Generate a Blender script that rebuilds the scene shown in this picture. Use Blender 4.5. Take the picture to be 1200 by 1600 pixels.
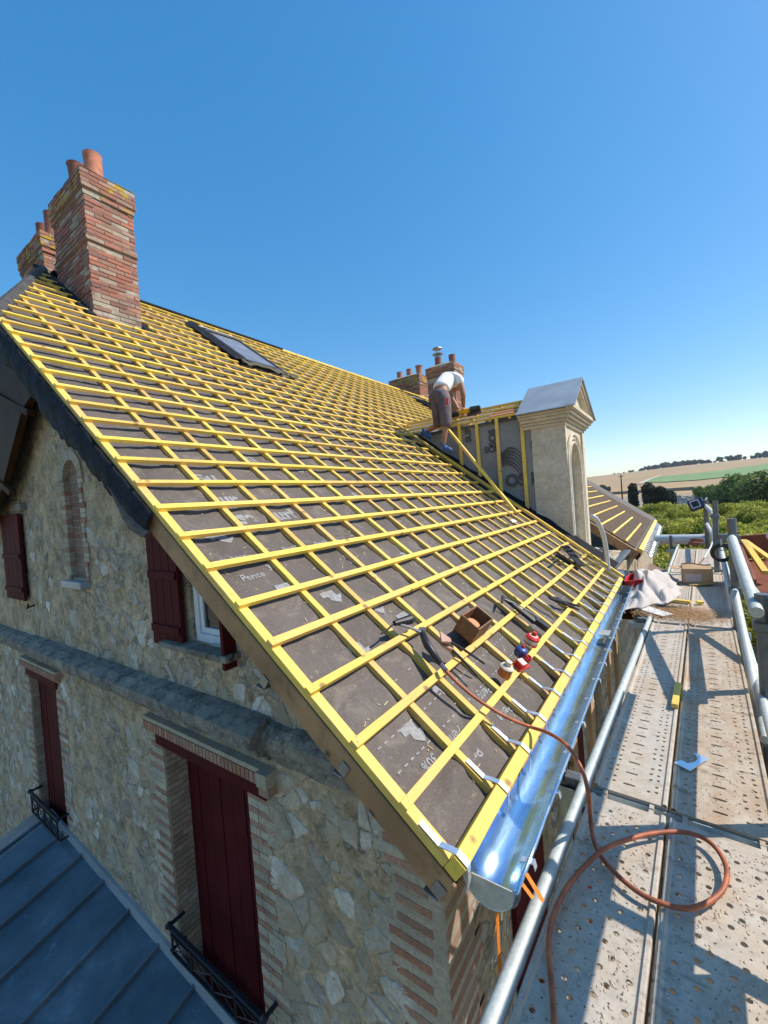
import bpy, math, random
import numpy as np
from mathutils import Matrix, Vector
random.seed(7)
for o in list(bpy.data.objects): bpy.data.objects.remove(o)
SC = bpy.context.scene
COL = SC.collection
V = Vector
# ---------------------------------------------------------------- camera
F, YAW, PITCH, ROLL = 654.2436, 0.61017265, -0.01853771, 0.07407223
def rotm(a, b, c):
    return Matrix.Rotation(a, 3, 'Z') @ Matrix.Rotation(b, 3, 'X') @ Matrix.Rotation(c, 3, 'Y')
R = rotm(YAW, PITCH, ROLL)
cam_d = bpy.data.cameras.new('camera'); cam = bpy.data.objects.new('camera', cam_d); COL.objects.link(cam)
M3 = R @ Matrix(((1, 0, 0), (0, 0, -1), (0, 1, 0)))
cam.matrix_world = M3.to_4x4()
cam_d.sensor_fit = 'HORIZONTAL'; cam_d.sensor_width = 36; cam_d.lens = 36 * F / 1200
cam_d.clip_start = 0.05; cam_d.clip_end = 9000
SC.camera = cam
SC.render.resolution_x, SC.render.resolution_y = 768, 1024
# ---------------------------------------------------------------- light
EL, AZ = math.radians(46), math.radians(59)      # azimuth clockwise from +Y
SUN = V((math.cos(EL) * math.sin(AZ), math.cos(EL) * math.cos(AZ), math.sin(EL)))
w = bpy.data.worlds.new('World'); SC.world = w; w.use_nodes = True
nt = w.node_tree; nt.nodes.clear()
wo = nt.nodes.new('ShaderNodeOutputWorld'); bg = nt.nodes.new('ShaderNodeBackground'); sk = nt.nodes.new('ShaderNodeTexSky')
sk.sky_type = 'NISHITA'; sk.sun_disc = False; sk.sun_elevation = EL; sk.sun_rotation = AZ
sk.air_density = 1.0; sk.dust_density = 0.4; sk.ozone_density = 2.2; sk.altitude = 100
bg.inputs['Strength'].default_value = 0.13
hsv = nt.nodes.new('ShaderNodeHueSaturation'); hsv.inputs['Hue'].default_value = 0.500; hsv.inputs['Saturation'].default_value = 1.80; hsv.inputs['Value'].default_value = 2.35
gm = nt.nodes.new('ShaderNodeGamma'); gm.inputs[1].default_value = 0.61; nt.links.new(sk.outputs[0], gm.inputs[0]); nt.links.new(gm.outputs[0], hsv.inputs['Color']); nt.links.new(hsv.outputs[0], bg.inputs[0]); nt.links.new(bg.outputs[0], wo.inputs[0])
sd = bpy.data.lights.new('sun', 'SUN'); sd.energy = 5.0; sd.angle = math.radians(0.5); sd.color = (1, 0.93, 0.83)
sun = bpy.data.objects.new('sun', sd); COL.objects.link(sun); sun.rotation_euler = SUN.to_track_quat('Z', 'Y').to_euler()
SC.view_settings.view_transform = 'Standard'; SC.view_settings.look = 'None'
SC.view_settings.exposure = 0.22; SC.view_settings.gamma = 1
SC.render.engine = 'CYCLES'; SC.cycles.max_bounces = 6; SC.cycles.transparent_max_bounces = 6
try: SC.cycles.use_denoising = True
except Exception: pass
# ---------------------------------------------------------------- geometry helpers
def ray(x, y): return R @ V(((x - 600) / F, 1, -(y - 800) / F))
def hitp(x, y, P, N):
    d = ray(x, y); return d * (V(P).dot(N) / d.dot(N))
def onx(x, y, c): return hitp(x, y, (c, 0, 0), V((1, 0, 0)))
def ony(x, y, c): return hitp(x, y, (0, c, 0), V((0, 1, 0)))
def onz(x, y, c): return hitp(x, y, (0, 0, c), V((0, 0, 1)))
TH = 0.64000
TH = math.atan2(0.59721093, 0.80208422)
U = V((-math.cos(TH), 0, math.sin(TH))); N = V((math.sin(TH), 0, math.cos(TH))); Yv = V((0, 1, 0)); Zv = V((0, 0, 1)); Xv = V((1, 0, 0))
P0 = V((-0.76698871, 0, -0.973453)); G = 0.2508146
def rf(k, y, off=0.0): return P0 + U * ((k - 1) * G) + Yv * y + N * off
def roof(x, y, off=0.0): return hitp(x, y, P0 + N * off, N)
def rk(x, y, off=0.0):
    q = roof(x, y, off); return ((q - P0).dot(U)) / G + 1, q.y
DA = math.radians(2.47)
DX = V((math.cos(DA), -math.sin(DA), 0)); DY = V((math.sin(DA), math.cos(DA), 0)); DO = V((-0.174, 0, -1.32))
def dk(x, y, z=0.0): return DO + DX * x + DY * y + Zv * z
class MB:
    def __init__(s): s.v = []; s.f = []; s.m = []; s.c = []; s.cur = 0; s.col = (1, 1, 1)
    def add(s, vs, fs, m=None, c=None):
        b = len(s.v); s.v += [tuple(v) for v in vs]
        for f in fs:
            s.f.append([b + i for i in f]); s.m.append(s.cur if m is None else m); s.c.append(c or s.col)
    def hexa(s, p, m=None, c=None):      # 8 points: bottom 4 ccw, top 4 ccw
        s.add(p, [(3, 2, 1, 0), (4, 5, 6, 7), (0, 1, 5, 4), (1, 2, 6, 5), (2, 3, 7, 6), (3, 0, 4, 7)], m, c)
    def box(s, x0, x1, y0, y1, z0, z1, m=None, c=None):
        s.hexa([(x0, y0, z0), (x1, y0, z0), (x1, y1, z0), (x0, y1, z0), (x0, y0, z1), (x1, y0, z1), (x1, y1, z1), (x0, y1, z1)], m, c)
    def obox(s, o, a, b, c_, m=None, c=None):   # corner o, edge vectors
        o, a, b, c_ = V(o), V(a), V(b), V(c_)
        s.hexa([o, o + a, o + a + b, o + b, o + c_, o + a + c_, o + a + b + c_, o + b + c_], m, c)
    def rbox(s, k0, k1, y0, y1, n0, n1, m=None, c=None):  # roof frame, U x Y = -N -> order
        a, b = rf(k0, y0, n0), rf(k1, y1, n0)
        s.obox(rf(k0, y0, n0), Yv * (y1 - y0), U * ((k1 - k0) * G), N * (n1 - n0), m, c)
    def beam(s, a, b, w, h, up=Zv, m=None, c=None):      # a->b centre line, width w, height h
        a, b = V(a), V(b); d = (b - a).normalized(); sd_ = d.cross(V(up)).normalized(); u_ = sd_.cross(d)
        o = a - sd_ * (w / 2) - u_ * (h / 2)
        s.obox(o, sd_ * w, b - a, u_ * h, m, c)
    def tube(s, pts, r, n=10, m=None, c=None, caps=True, closed=False):
        pts = [V(p) for p in pts]; L = len(pts); rr = r if isinstance(r, (list, tuple)) else [r] * L
        rings = []; prev = None
        for i, p in enumerate(pts):
            d = (pts[min(i + 1, L - 1)] - pts[max(i - 1, 0)])
            if d.length < 1e-9: d = V((0, 0, 1))
            d.normalize()
            if prev is None:
                a = V((0, 0, 1)) if abs(d.z) < 0.9 else V((1, 0, 0)); prev = (a - d * a.dot(d)).normalized()
            else: prev = (prev - d * prev.dot(d)).normalized()
            b = d.cross(prev)
            rings.append([p + prev * (rr[i] * math.cos(t)) + b * (rr[i] * math.sin(t)) for t in [2 * math.pi * j / n for j in range(n)]])
        vs = [v for rg in rings for v in rg]; fs = []
        for i in range(L - 1):
            for j in range(n):
                fs.append((i * n + j, i * n + (j + 1) % n, (i + 1) * n + (j + 1) % n, (i + 1) * n + j))
        if caps: fs += [tuple(range(n - 1, -1, -1)), tuple((L - 1) * n + j for j in range(n))]
        s.add(vs, fs, m, c)
    def lathe(s, o, prof, axis=Zv, n=20, m=None, c=None):    # prof: (r,h)
        axis = V(axis).normalized(); a = V((1, 0, 0)) if abs(axis.x) < 0.9 else V((0, 1, 0))
        a = (a - axis * a.dot(axis)).normalized(); b = axis.cross(a); o = V(o)
        vs = []; fs = []
        for r, h in prof:
            for j in range(n):
                t = 2 * math.pi * j / n; vs.append(o + axis * h + a * (r * math.cos(t)) + b * (r * math.sin(t)))
        for i in range(len(prof) - 1):
            for j in range(n): fs.append((i * n + j, i * n + (j + 1) % n, (i + 1) * n + (j + 1) % n, (i + 1) * n + j))
        fs += [tuple(range(n - 1, -1, -1)), tuple((len(prof) - 1) * n + j for j in range(n))]
        s.add(vs, fs, m, c)
    def prism(s, poly, ext, m=None, c=None):
        poly = [V(p) for p in poly]; ext = V(ext); n = len(poly)
        vs = poly + [p + ext for p in poly]
        s.add(vs, [tuple(range(n - 1, -1, -1)), tuple(range(n, 2 * n))] + [(i, (i + 1) % n, n + (i + 1) % n, n + i) for i in range(n)], m, c)
    def grid(s, fn, nu, nv, m=None, c=None):
        vs = [fn(i / nu, j / nv) for j in range(nv + 1) for i in range(nu + 1)]
        s.add(vs, [(j * (nu + 1) + i, j * (nu + 1) + i + 1, (j + 1) * (nu + 1) + i + 1, (j + 1) * (nu + 1) + i) for j in range(nv) for i in range(nu)], m, c)
    def build(s, name, mats, parent=None, smooth=False, bevel=0, label=None, world=False):
        me = bpy.data.meshes.new(name); me.from_pydata(s.v, [], s.f)
        if not isinstance(mats, (list, tuple)): mats = [mats]
        for mt in mats: me.materials.append(mt)
        me.polygons.foreach_set('material_index', s.m)
        if any(c != (1, 1, 1) for c in s.c):
            at = me.color_attributes.new('Col', 'FLOAT_COLOR', 'CORNER')
            arr = []
            for p, c in zip(me.polygons, s.c): arr += [c[0], c[1], c[2], 1.0] * p.loop_total
            at.data.foreach_set('color', arr)
        if smooth: me.polygons.foreach_set('use_smooth', [True] * len(me.polygons))
        me.update(); me.validate()
        o = bpy.data.objects.new(name, me); COL.objects.link(o)
        import bmesh
        bm = bmesh.new(); bm.from_mesh(me); bmesh.ops.recalc_face_normals(bm, faces=bm.faces); bm.to_mesh(me); bm.free()
        if smooth == 'auto':
            for e in me.edges: pass
        if bevel:
            b = o.modifiers.new('bevel', 'BEVEL'); b.width = bevel; b.segments = 1; b.limit_method = 'ANGLE'; b.angle_limit = 0.7
        if parent is not None:
            o.parent = parent; o.matrix_parent_inverse = parent.matrix_world.inverted() if parent.type != 'EMPTY' else Matrix.Translation(-parent.location)
        if label: o['label'] = label
        return o
def flat_smooth(o, ang=0.7):
    me = o.data
    me.polygons.foreach_set('use_smooth', [True] * len(me.polygons))
    try: me.set_sharp_from_angle(angle=ang)
    except Exception: pass
def thing(name, label, cat, loc=(0, 0, 0), group=None):
    o = bpy.data.objects.new(name, None); COL.objects.link(o); o.location = loc; o.empty_display_size = 0.1
    o['label'] = label; o['category'] = cat
    if group: o['group'] = group
    return o
def tag(o, label, cat, group=None):
    o['label'] = label; o['category'] = cat
    if group: o['group'] = group
    return o
def struct(o): o['kind'] = 'structure'; return o
# ---------------------------------------------------------------- materials
class NT:
    def __init__(s, name):
        s.mat = bpy.data.materials.new(name); s.mat.use_nodes = True; s.t = s.mat.node_tree; s.b = s.t.nodes['Principled BSDF']
        s.tc = s.t.nodes.new('ShaderNodeTexCoord'); s.obj = s.tc.outputs['Object']
    def n(s, ty, **kw):
        nd = s.t.nodes.new('ShaderNode' + ty)
        for k, v in kw.items(): setattr(nd, k, v)
        return nd
    def l(s, a, b): s.t.links.new(a, b)
    def map(s, scale=(1, 1, 1), rot=(0, 0, 0), src=None):
        m = s.n('Mapping'); m.inputs['Scale'].default_value = scale; m.inputs['Rotation'].default_value = rot; s.l(src or s.obj, m.inputs[0]); return m.outputs[0]
    def noise(s, sc, det=5, rough=0.55, src=None, dist=0):
        m = s.n('TexNoise'); m.inputs['Scale'].default_value = sc; m.inputs['Detail'].default_value = det; m.inputs['Roughness'].default_value = rough
        m.inputs['Distortion'].default_value = dist; s.l(src or s.obj, m.inputs[0]); return m.outputs[0]
    def ramp(s, f, stops):
        r = s.n('ValToRGB'); e = r.color_ramp.elements
        while len(e) < len(stops): e.new(0.5)
        for i, (p, c) in enumerate(stops):
            e[i].position = p; e[i].color = (c[0], c[1], c[2], 1) if isinstance(c, (tuple, list)) else (c, c, c, 1)
        s.l(f, r.inputs[0]); return r.outputs[0]
    def mix(s, f, a, b, mode='MIX'):
        m = s.n('Mix'); m.data_type = 'RGBA'; m.blend_type = mode
        for sock, val in ((m.inputs[0], f), (m.inputs[6], a), (m.inputs[7], b)):
            if isinstance(val, (int, float)): sock.default_value = val
            elif isinstance(val, tuple): sock.default_value = (*val, 1)
            else: s.l(val, sock)
        return m.outputs[2]
    def math(s, op, a, b=0.0):
        m = s.n('Math'); m.operation = op
        for sock, val in ((m.inputs[0], a), (m.inputs[1], b)):
            if isinstance(val, (int, float)): sock.default_value = val
            else: s.l(val, sock)
        return m.outputs[0]
    def bump(s, h, st=0.3, d=0.01):
        b = s.n('Bump'); b.inputs['Strength'].default_value = st; b.inputs['Distance'].default_value = d; s.l(h, b.inputs['Height'])
        s.l(b.outputs[0], s.b.inputs['Normal'])
    def fin(s, col=None, rough=0.7, metal=0.0, spec=None):
        if col is not None:
            if isinstance(col, tuple): s.b.inputs['Base Color'].default_value = (*col, 1)
            else: s.l(col, s.b.inputs['Base Color'])
        if isinstance(rough, (int, float)): s.b.inputs['Roughness'].default_value = rough
        else: s.l(rough, s.b.inputs['Roughness'])
        s.b.inputs['Metallic'].default_value = metal
        if spec is not None: s.b.inputs['Specular IOR Level'].default_value = spec
        return s.mat
def simple(name, col, rough=0.6, metal=0.0, var=0.25, sc=30, bst=0.15, bd=0.002):
    t = NT(name); f = t.noise(sc); a = tuple(c * (1 - var) for c in col); b = tuple(min(1, c * (1 + var)) for c in col)
    t.bump(f, bst, bd); return t.fin(t.ramp(f, [(0.3, a), (0.7, b)]), rough, metal)
def mk_timber(name, base, knots, dark, axis_scale, var=0.12):
    t = NT(name)
    oi = t.n('ObjectInfo')
    off = t.n('VectorMath'); off.operation = 'ADD'; t.l(t.obj, off.inputs[0])
    cmb = t.n('CombineXYZ'); mu = t.math('MULTIPLY', oi.outputs['Random'], 37.0); t.l(mu, cmb.inputs[0]); t.l(mu, cmb.inputs[1]); t.l(cmb.outputs[0], off.inputs[1])
    m = t.map(axis_scale, src=off.outputs[0]); g = t.noise(9, 6, 0.6, m, 0.4); g2 = t.noise(2.2, 3, 0.5, off.outputs[0])
    col = t.ramp(g, [(0.25, tuple(c * (1 - 2 * var) for c in base)), (0.5, base), (0.8, tuple(min(1, c * (1 + var)) for c in base))])
    col = t.mix(t.ramp(g2, [(0.40, 0.0), (0.62, 0.75)]), col, knots)
    vo = t.n('TexVoronoi'); vo.inputs['Scale'].default_value = 7; t.l(off.outputs[0], vo.inputs[0])
    col = t.mix(t.ramp(vo.outputs[0], [(0.08, 0.9), (0.16, 0.0)]), col, dark)
    hs = t.n('HueSaturation'); t.l(col, hs.inputs['Color']); t.l(t.math('MULTIPLY_ADD', oi.outputs['Random'], 0.34), hs.inputs['Value'])
    mm = hs.inputs['Value'].links[0].from_node; mm.inputs[2].default_value = 0.76
    t.bump(g, 0.25, 0.002)
    return t.fin(hs.outputs[0], 0.62)
M = {}
M['yellow'] = mk_timber('yellow_treated_timber', (0.88, 0.61, 0.085), (0.74, 0.44, 0.13), (0.26, 0.14, 0.05), (6, 0.7, 6))
M['yellow_rafter'] = mk_timber('yellow_counter_timber', (0.82, 0.555, 0.10), (0.62, 0.37, 0.14), (0.26, 0.14, 0.05), (0.9, 7, 0.9))
M['brown_wood'] = mk_timber('old_brown_timber', (0.40, 0.22, 0.10), (0.24, 0.13, 0.06), (0.07, 0.04, 0.025), (1.2, 9, 1.2), 0.3)
M['pale_wood'] = mk_timber('weathered_boards', (0.50, 0.33, 0.20), (0.38, 0.24, 0.14), (0.14, 0.09, 0.05), (8, 8, 0.8), 0.25)
M['dark_wood'] = mk_timber('dark_soffit_timber', (0.075, 0.036, 0.016), (0.045, 0.022, 0.010), (0.02, 0.01, 0.006), (2, 9, 2), 0.3); M['dark_wood'].node_tree.nodes['Principled BSDF'].inputs['Specular IOR Level'].default_value = 0.1  # dark timber, darkened further to hold the shade under the hip overhang
M['crate_wood'] = mk_timber('plywood_box', (0.22, 0.10, 0.04), (0.15, 0.065, 0.028), (0.06, 0.03, 0.015), (3, 3, 14), 0.3)
# membrane
t = NT('roofing_membrane')
f1 = t.noise(2.0, 5, 0.6); fx = t.noise(160, 2, 0.5); f3 = t.noise(26, 4, 0.7)
c = t.ramp(f1, [(0.3, (0.064, 0.050, 0.042)), (0.7, (0.112, 0.089, 0.076))])
c = t.mix(0.2, c, t.ramp(fx, [(0.35, (0.06, 0.05, 0.043)), (0.65, (0.24, 0.20, 0.175))]))
c = t.mix(t.ramp(f3, [(0.60, 0.0), (0.72, 0.4)]), c, (0.32, 0.24, 0.14)); c = t.mix(t.ramp(t.noise(4.5, 6, 0.7, None, 1.5), [(0.52, 0.0), (0.66, 0.35)]), c, (0.26, 0.22, 0.18))
wv = t.n('TexWave'); wv.inputs['Scale'].default_value = 60; wv.bands_direction = 'Y'; wv.inputs['Distortion'].default_value = 2; t.l(t.obj, wv.inputs[0])
t.bump(t.mix(0.5, fx, wv.outputs[0]), 0.5, 0.0015)
M['membrane'] = t.fin(c, 0.75)
t = NT('membrane_grey'); f1 = t.noise(3, 5, 0.6); fx = t.noise(120, 2)
t.bump(t.noise(7, 4, 0.6, None, 1.0), 0.6, 0.02)
M['membrane_grey'] = t.fin(t.mix(0.25, t.ramp(f1, [(0.3, (0.17, 0.165, 0.165)), (0.7, (0.27, 0.26, 0.255))]), t.ramp(fx, [(0.4, (0.15, 0.15, 0.15)), (0.6, (0.5, 0.5, 0.5))])), 0.6)
M['print_light'] = simple('membrane_print', (0.25, 0.245, 0.245), 0.7, 0, 0.3, 60)
M['print_dark'] = simple('membrane_print_dark', (0.075, 0.07, 0.07), 0.6, 0, 0.4, 50)
t = NT('black_flashing'); f = t.noise(6, 6, 0.65, None, 0.8); t.bump(f, 0.8, 0.03)
M['black_flash'] = t.fin(t.ramp(f, [(0.3, (0.006, 0.007, 0.010)), (0.75, (0.020, 0.021, 0.027))]), 0.75, 0, 0.2)
# vertex colour brick
def vcol_mat(name, rough=0.88, sc=60, dirt=(0.25, 0.21, 0.16), dirtamt=0.5, lichen=False):
    t = NT(name); a = t.n('Attribute'); a.attribute_name = 'Col'
    f = t.noise(sc, 6, 0.65); f2 = t.noise(5, 5, 0.6)
    c = t.mix(1.0, a.outputs[0], t.ramp(f, [(0.25, 0.62), (0.75, 1.25)]), 'MULTIPLY')
    c = t.mix(t.ramp(f2, [(0.42, 0.0), (0.62, dirtamt)]), c, dirt)
    c = t.mix(t.ramp(t.noise(2.3, 6, 0.7, None, 0.8), [(0.5, 0.0), (0.66, dirtamt * 0.9)]), c, tuple(x * 0.35 for x in dirt))
    c = t.mix(t.ramp(t.noise(17, 6, 0.75), [(0.60, 0.0), (0.68, dirtamt * 0.6)]), c, tuple(min(1, x * 1.7) for x in dirt))
    if lichen:
        sp = t.n('SeparateXYZ'); t.l(t.obj, sp.inputs[0])
        hgt = t.ramp(t.math('MULTIPLY_ADD', sp.outputs[2], 1.0), [(0.0, 0.0), (0.25, 1.0)])
        ma = hgt.node.inputs[0].links[0].from_node; ma.inputs[2].default_value = -3.75
        lf = t.ramp(t.noise(9, 4, 0.5), [(0.54, 0.0), (0.60, 1.0)])
        c = t.mix(t.mix(1.0, lf, hgt, 'MULTIPLY'), c, (0.42, 0.27, 0.02))
    t.bump(t.mix(0.5, f, f2), 0.7, 0.006)
    return t.fin(c, rough)
M['brick'] = vcol_mat('chimney_brick', dirt=(0.24, 0.135, 0.10), lichen=True, dirtamt=0.5)
M['quoin'] = vcol_mat('quoin_masonry', dirt=(0.30, 0.27, 0.2), dirtamt=0.4)
M['mortar'] = simple('lime_mortar', (0.34, 0.30, 0.24), 0.95, 0, 0.35, 70, 0.6, 0.006)
M['pot'] = simple('terracotta_pot', (0.44, 0.17, 0.10), 0.8, 0, 0.3, 14, 0.3, 0.004)
M['pot_dark'] = simple('dark_terracotta', (0.24, 0.09, 0.06), 0.75, 0, 0.35, 14, 0.3, 0.004)
# rubble wall
def rubble(name, render_bias=0.0, xmask=True):
    t = NT(name)
    wn = t.n('TexNoise'); wn.inputs['Scale'].default_value = 6; wn.inputs['Detail'].default_value = 4; t.l(t.obj, wn.inputs[0])
    vm = t.n('VectorMath'); vm.operation = 'MULTIPLY_ADD'; t.l(wn.outputs['Color'], vm.inputs[0]); vm.inputs[1].default_value = (0.13, 0.13, 0.13); t.l(t.obj, vm.inputs[2])
    mp = t.map((5.4, 5.4, 6.6), src=vm.outputs[0])
    ve = t.n('TexVoronoi'); ve.feature = 'DISTANCE_TO_EDGE'; ve.inputs['Scale'].default_value = 1; t.l(mp, ve.inputs[0])
    vc = t.n('TexVoronoi'); vc.inputs['Scale'].default_value = 1; t.l(mp, vc.inputs[0])
    sp = t.n('SeparateColor'); t.l(vc.outputs['Color'], sp.inputs[0])
    rnd = sp.outputs[0]
    fine = t.noise(38, 7, 0.7); mid = t.noise(9, 5, 0.6); big = t.noise(1.7, 4, 0.6)
    # mortar wide: edge threshold depends on noise
    edge = t.math('ADD', ve.outputs[0], t.math('MULTIPLY', t.math('SUBTRACT', t.noise(15, 6, 0.7), 0.5), 0.55))
    keep = t.ramp(rnd, [(0.40, 0.0), (0.42, 0.75)])
    spx = t.n('SeparateXYZ'); t.l(t.obj, spx.inputs[0])
    stone = t.mix(1.0, t.ramp(edge, [(0.06, 0.0), (0.15, 1.0)]), keep, 'MULTIPLY')
    if xmask:
        mr = t.n('MapRange'); mr.inputs[1].default_value = -2.1; mr.inputs[2].default_value = -1.25; t.l(spx.outputs[0], mr.inputs[0])
        mz = t.n('MapRange'); mz.inputs[1].default_value = -0.9; mz.inputs[2].default_value = -1.3; t.l(spx.outputs[2], mz.inputs[0])
        k = t.math('MULTIPLY', t.math('MULTIPLY', mr.outputs[0], mz.outputs[0]), 0.0)
        k = t.math('MAXIMUM', k, t.ramp(big, [(0.52, 0.0), (0.60, 0.75)]))
        stone = t.mix(1.0, stone, k, 'MULTIPLY')
    mcol = t.ramp(mid, [(0.28, (0.25, 0.18, 0.105)), (0.48, (0.49, 0.365, 0.225)), (0.68, (0.64, 0.50, 0.335))])
    mcol = t.mix(1.0, mcol, t.ramp(fine, [(0.3, 0.6), (0.7, 1.3)]), 'MULTIPLY')
    mcol = t.mix(t.ramp(t.noise(2.6, 6, 0.7), [(0.52, 0.0), (0.70, 0.7)]), mcol, (0.10, 0.085, 0.06))
    mcol = t.mix(t.ramp(t.noise(3.3, 6, 0.7, t.map((1, 1, 0.35))), [(0.55, 0.0), (0.68, 0.6)]), mcol, (0.34, 0.34, 0.32))
    scol = t.mix(sp.outputs[1], (0.44, 0.42, 0.38), (0.70, 0.66, 0.58))
    scol = t.mix(1.0, scol, t.ramp(t.noise(16, 7, 0.75), [(0.32, 0.42), (0.62, 1.15)]), 'MULTIPLY')
    mp2 = t.map((13, 13, 17), src=vm.outputs[0])
    v2 = t.n('TexVoronoi'); v2.feature = 'DISTANCE_TO_EDGE'; v2.inputs['Scale'].default_value = 1; t.l(mp2, v2.inputs[0])
    v3 = t.n('TexVoronoi'); v3.inputs['Scale'].default_value = 1; t.l(mp2, v3.inputs[0]); sp3 = t.n('SeparateColor'); t.l(v3.outputs['Color'], sp3.inputs[0])
    st2 = t.mix(1.0, t.ramp(t.math('ADD', v2.outputs[0], t.math('MULTIPLY', t.math('SUBTRACT', fine, 0.5), 0.4)), [(0.10, 0.0), (0.2, 1.0)]), t.ramp(sp3.outputs[0], [(0.62, 0.0), (0.64, 0.85)]), 'MULTIPLY')
    st2 = t.mix(1.0, st2, t.ramp(big, [(0.40, 0.0), (0.52, 1.0)]), 'MULTIPLY')
    mcol = t.mix(st2, mcol, t.mix(sp3.outputs[1], (0.26, 0.23, 0.19), (0.50, 0.45, 0.37)))
    dk_ = t.ramp(t.noise(30, 3, 0.6), [(0.28, 1.0), (0.34, 0.0)])
    mcol = t.mix(t.mix(1.0, dk_, (0.8, 0.8, 0.8), 'MULTIPLY'), mcol, (0.06, 0.045, 0.03))
    col = t.mix(stone, mcol, scol)
    stone = t.mix(0.35, stone, st2, 'ADD')
    h = t.mix(0.5, stone, t.mix(0.45, fine, mid))
    t.bump(h, 1.0, 0.055)
    return t.fin(col, 0.92)
M['rubble'] = rubble('rubble_gable_wall')
M['rubble2'] = rubble('rubble_side_wall', xmask=False)
t = NT('limestone_ashlar'); f = t.noise(22, 7, 0.7); b_ = t.noise(3.0, 5, 0.6)
sp = t.n('SeparateXYZ'); t.l(t.obj, sp.inputs[0])
c = t.ramp(b_, [(0.3, (0.52, 0.45, 0.34)), (0.7, (0.68, 0.60, 0.47))])
c = t.mix(1.0, c, t.ramp(f, [(0.3, 0.75), (0.65, 1.1)]), 'MULTIPLY')
c = t.mix(t.ramp(t.noise(5, 6, 0.7, t.map((1, 1, 1))), [(0.58, 0.0), (0.70, 0.45)]), c, (0.22, 0.18, 0.12))
t.bump(f, 0.5, 0.004); M['lime'] = t.fin(c, 0.9)
t = NT('grey_cornice_stone'); f = t.noise(28, 7, 0.7); b_ = t.noise(5, 6, 0.65)
c = t.ramp(b_, [(0.3, (0.13, 0.115, 0.095)), (0.5, (0.24, 0.215, 0.175)), (0.72, (0.40, 0.34, 0.25))])
c = t.mix(t.ramp(f, [(0.55, 0.0), (0.68, 0.6)]), c, (0.48, 0.43, 0.34)); c = t.mix(t.ramp(t.noise(13, 6, 0.75), [(0.5, 0.0), (0.62, 0.75)]), c, (0.07, 0.06, 0.05))
t.bump(t.mix(0.5, f, b_), 1.0, 0.03); M['cornice'] = t.fin(c, 0.95)
def red_paint():
    t = NT('dark_red_paint'); f = t.noise(30, 5, 0.6, t.map((3, 3, 0.25))); f2 = t.noise(5, 4, 0.5)
    c = t.mix(0.5, t.ramp(f, [(0.3, (0.050, 0.004, 0.006)), (0.7, (0.085, 0.007, 0.010))]), t.ramp(f2, [(0.3, (0.050, 0.004, 0.005)), (0.7, (0.095, 0.009, 0.012))]))
    t.bump(f, 0.3, 0.002); return t.fin(c, 0.7, 0, 0.15)
M['red'] = red_paint()
M['white_paint'] = simple('white_painted_frame', (0.72, 0.73, 0.75), 0.4, 0, 0.08, 8)
t = NT('window_glass'); M['glass'] = t.fin(t.ramp(t.noise(3), [(0.3, (0.02, 0.025, 0.03)), (0.7, (0.035, 0.04, 0.05))]), 0.06, 0, 0.8)
def galv(name, a, b, rough=0.42, metal=0.85, sc=14):
    t = NT(name); f = t.noise(sc, 5, 0.6); f2 = t.noise(90, 3, 0.6)
    t.bump(f2, 0.12, 0.001)
    return t.fin(t.ramp(t.mix(0.4, f, f2), [(0.3, a), (0.7, b)]), t.ramp(f, [(0.3, rough - 0.1), (0.7, rough + 0.12)]), metal)
M['galv'] = galv('galvanised_tube', (0.36, 0.40, 0.38), (0.58, 0.61, 0.57), 0.58, 0.2, 30)
M['steel_dark'] = galv('dark_scaffold_steel', (0.10, 0.11, 0.12), (0.22, 0.23, 0.24), 0.5, 0.6)
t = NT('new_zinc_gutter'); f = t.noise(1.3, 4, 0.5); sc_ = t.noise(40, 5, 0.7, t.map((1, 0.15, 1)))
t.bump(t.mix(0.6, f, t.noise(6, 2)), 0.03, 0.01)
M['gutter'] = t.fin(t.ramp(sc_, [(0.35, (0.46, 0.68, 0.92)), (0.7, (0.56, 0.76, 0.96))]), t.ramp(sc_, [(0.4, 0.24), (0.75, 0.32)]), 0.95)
M['hook'] = galv('zinc_hook', (0.68, 0.74, 0.80), (0.88, 0.92, 0.96), 0.35, 0.8)
t = NT('standing_seam_zinc'); f = t.noise(2.2, 6, 0.65); f2 = t.noise(7, 6, 0.7)
c = t.ramp(f, [(0.3, (0.085, 0.105, 0.12)), (0.55, (0.14, 0.165, 0.185)), (0.72, (0.26, 0.29, 0.31))])
c = t.mix(t.ramp(f2, [(0.60, 0.0), (0.72, 0.45)]), c, (0.30, 0.36, 0.42))
t.bump(f, 0.3, 0.01); M['zinc'] = t.fin(c, 0.5, 0.45)
M['lead'] = simple('pale_zinc_sheet', (0.36, 0.39, 0.41), 0.45, 0.3, 0.15, 3, 0.3, 0.01)
# deck
def deckmat(name, base, dirt, amt):
    t = NT(name); f = t.noise(3.0, 7, 0.68, t.map((1.4, 0.8, 1))); f2 = t.noise(30, 6, 0.7); f3 = t.noise(9, 5, 0.7, t.map((0.6, 1.6, 1)))
    c = t.ramp(f2, [(0.3, tuple(x * 0.75 for x in base)), (0.7, tuple(min(1, x * 1.15) for x in base))])
    c = t.mix(t.ramp(f, [(0.42, 0.0), (0.66, amt)]), c, dirt)
    c = t.mix(t.ramp(f3, [(0.58, 0.0), (0.66, amt * 0.8)]), c, tuple(x * 0.55 for x in dirt))
    c = t.mix(t.ramp(t.noise(60, 4, 0.6), [(0.62, 0.0), (0.68, 0.5)]), c, tuple(x * 0.35 for x in base))
    t.bump(t.mix(0.5, f2, f3), 0.55, 0.004)
    return t.fin(c, 0.72, 0.12)
M['deckA'] = deckmat('dusty_steel_deck', (0.50, 0.44, 0.36), (0.44, 0.32, 0.21), 0.72)
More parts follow.
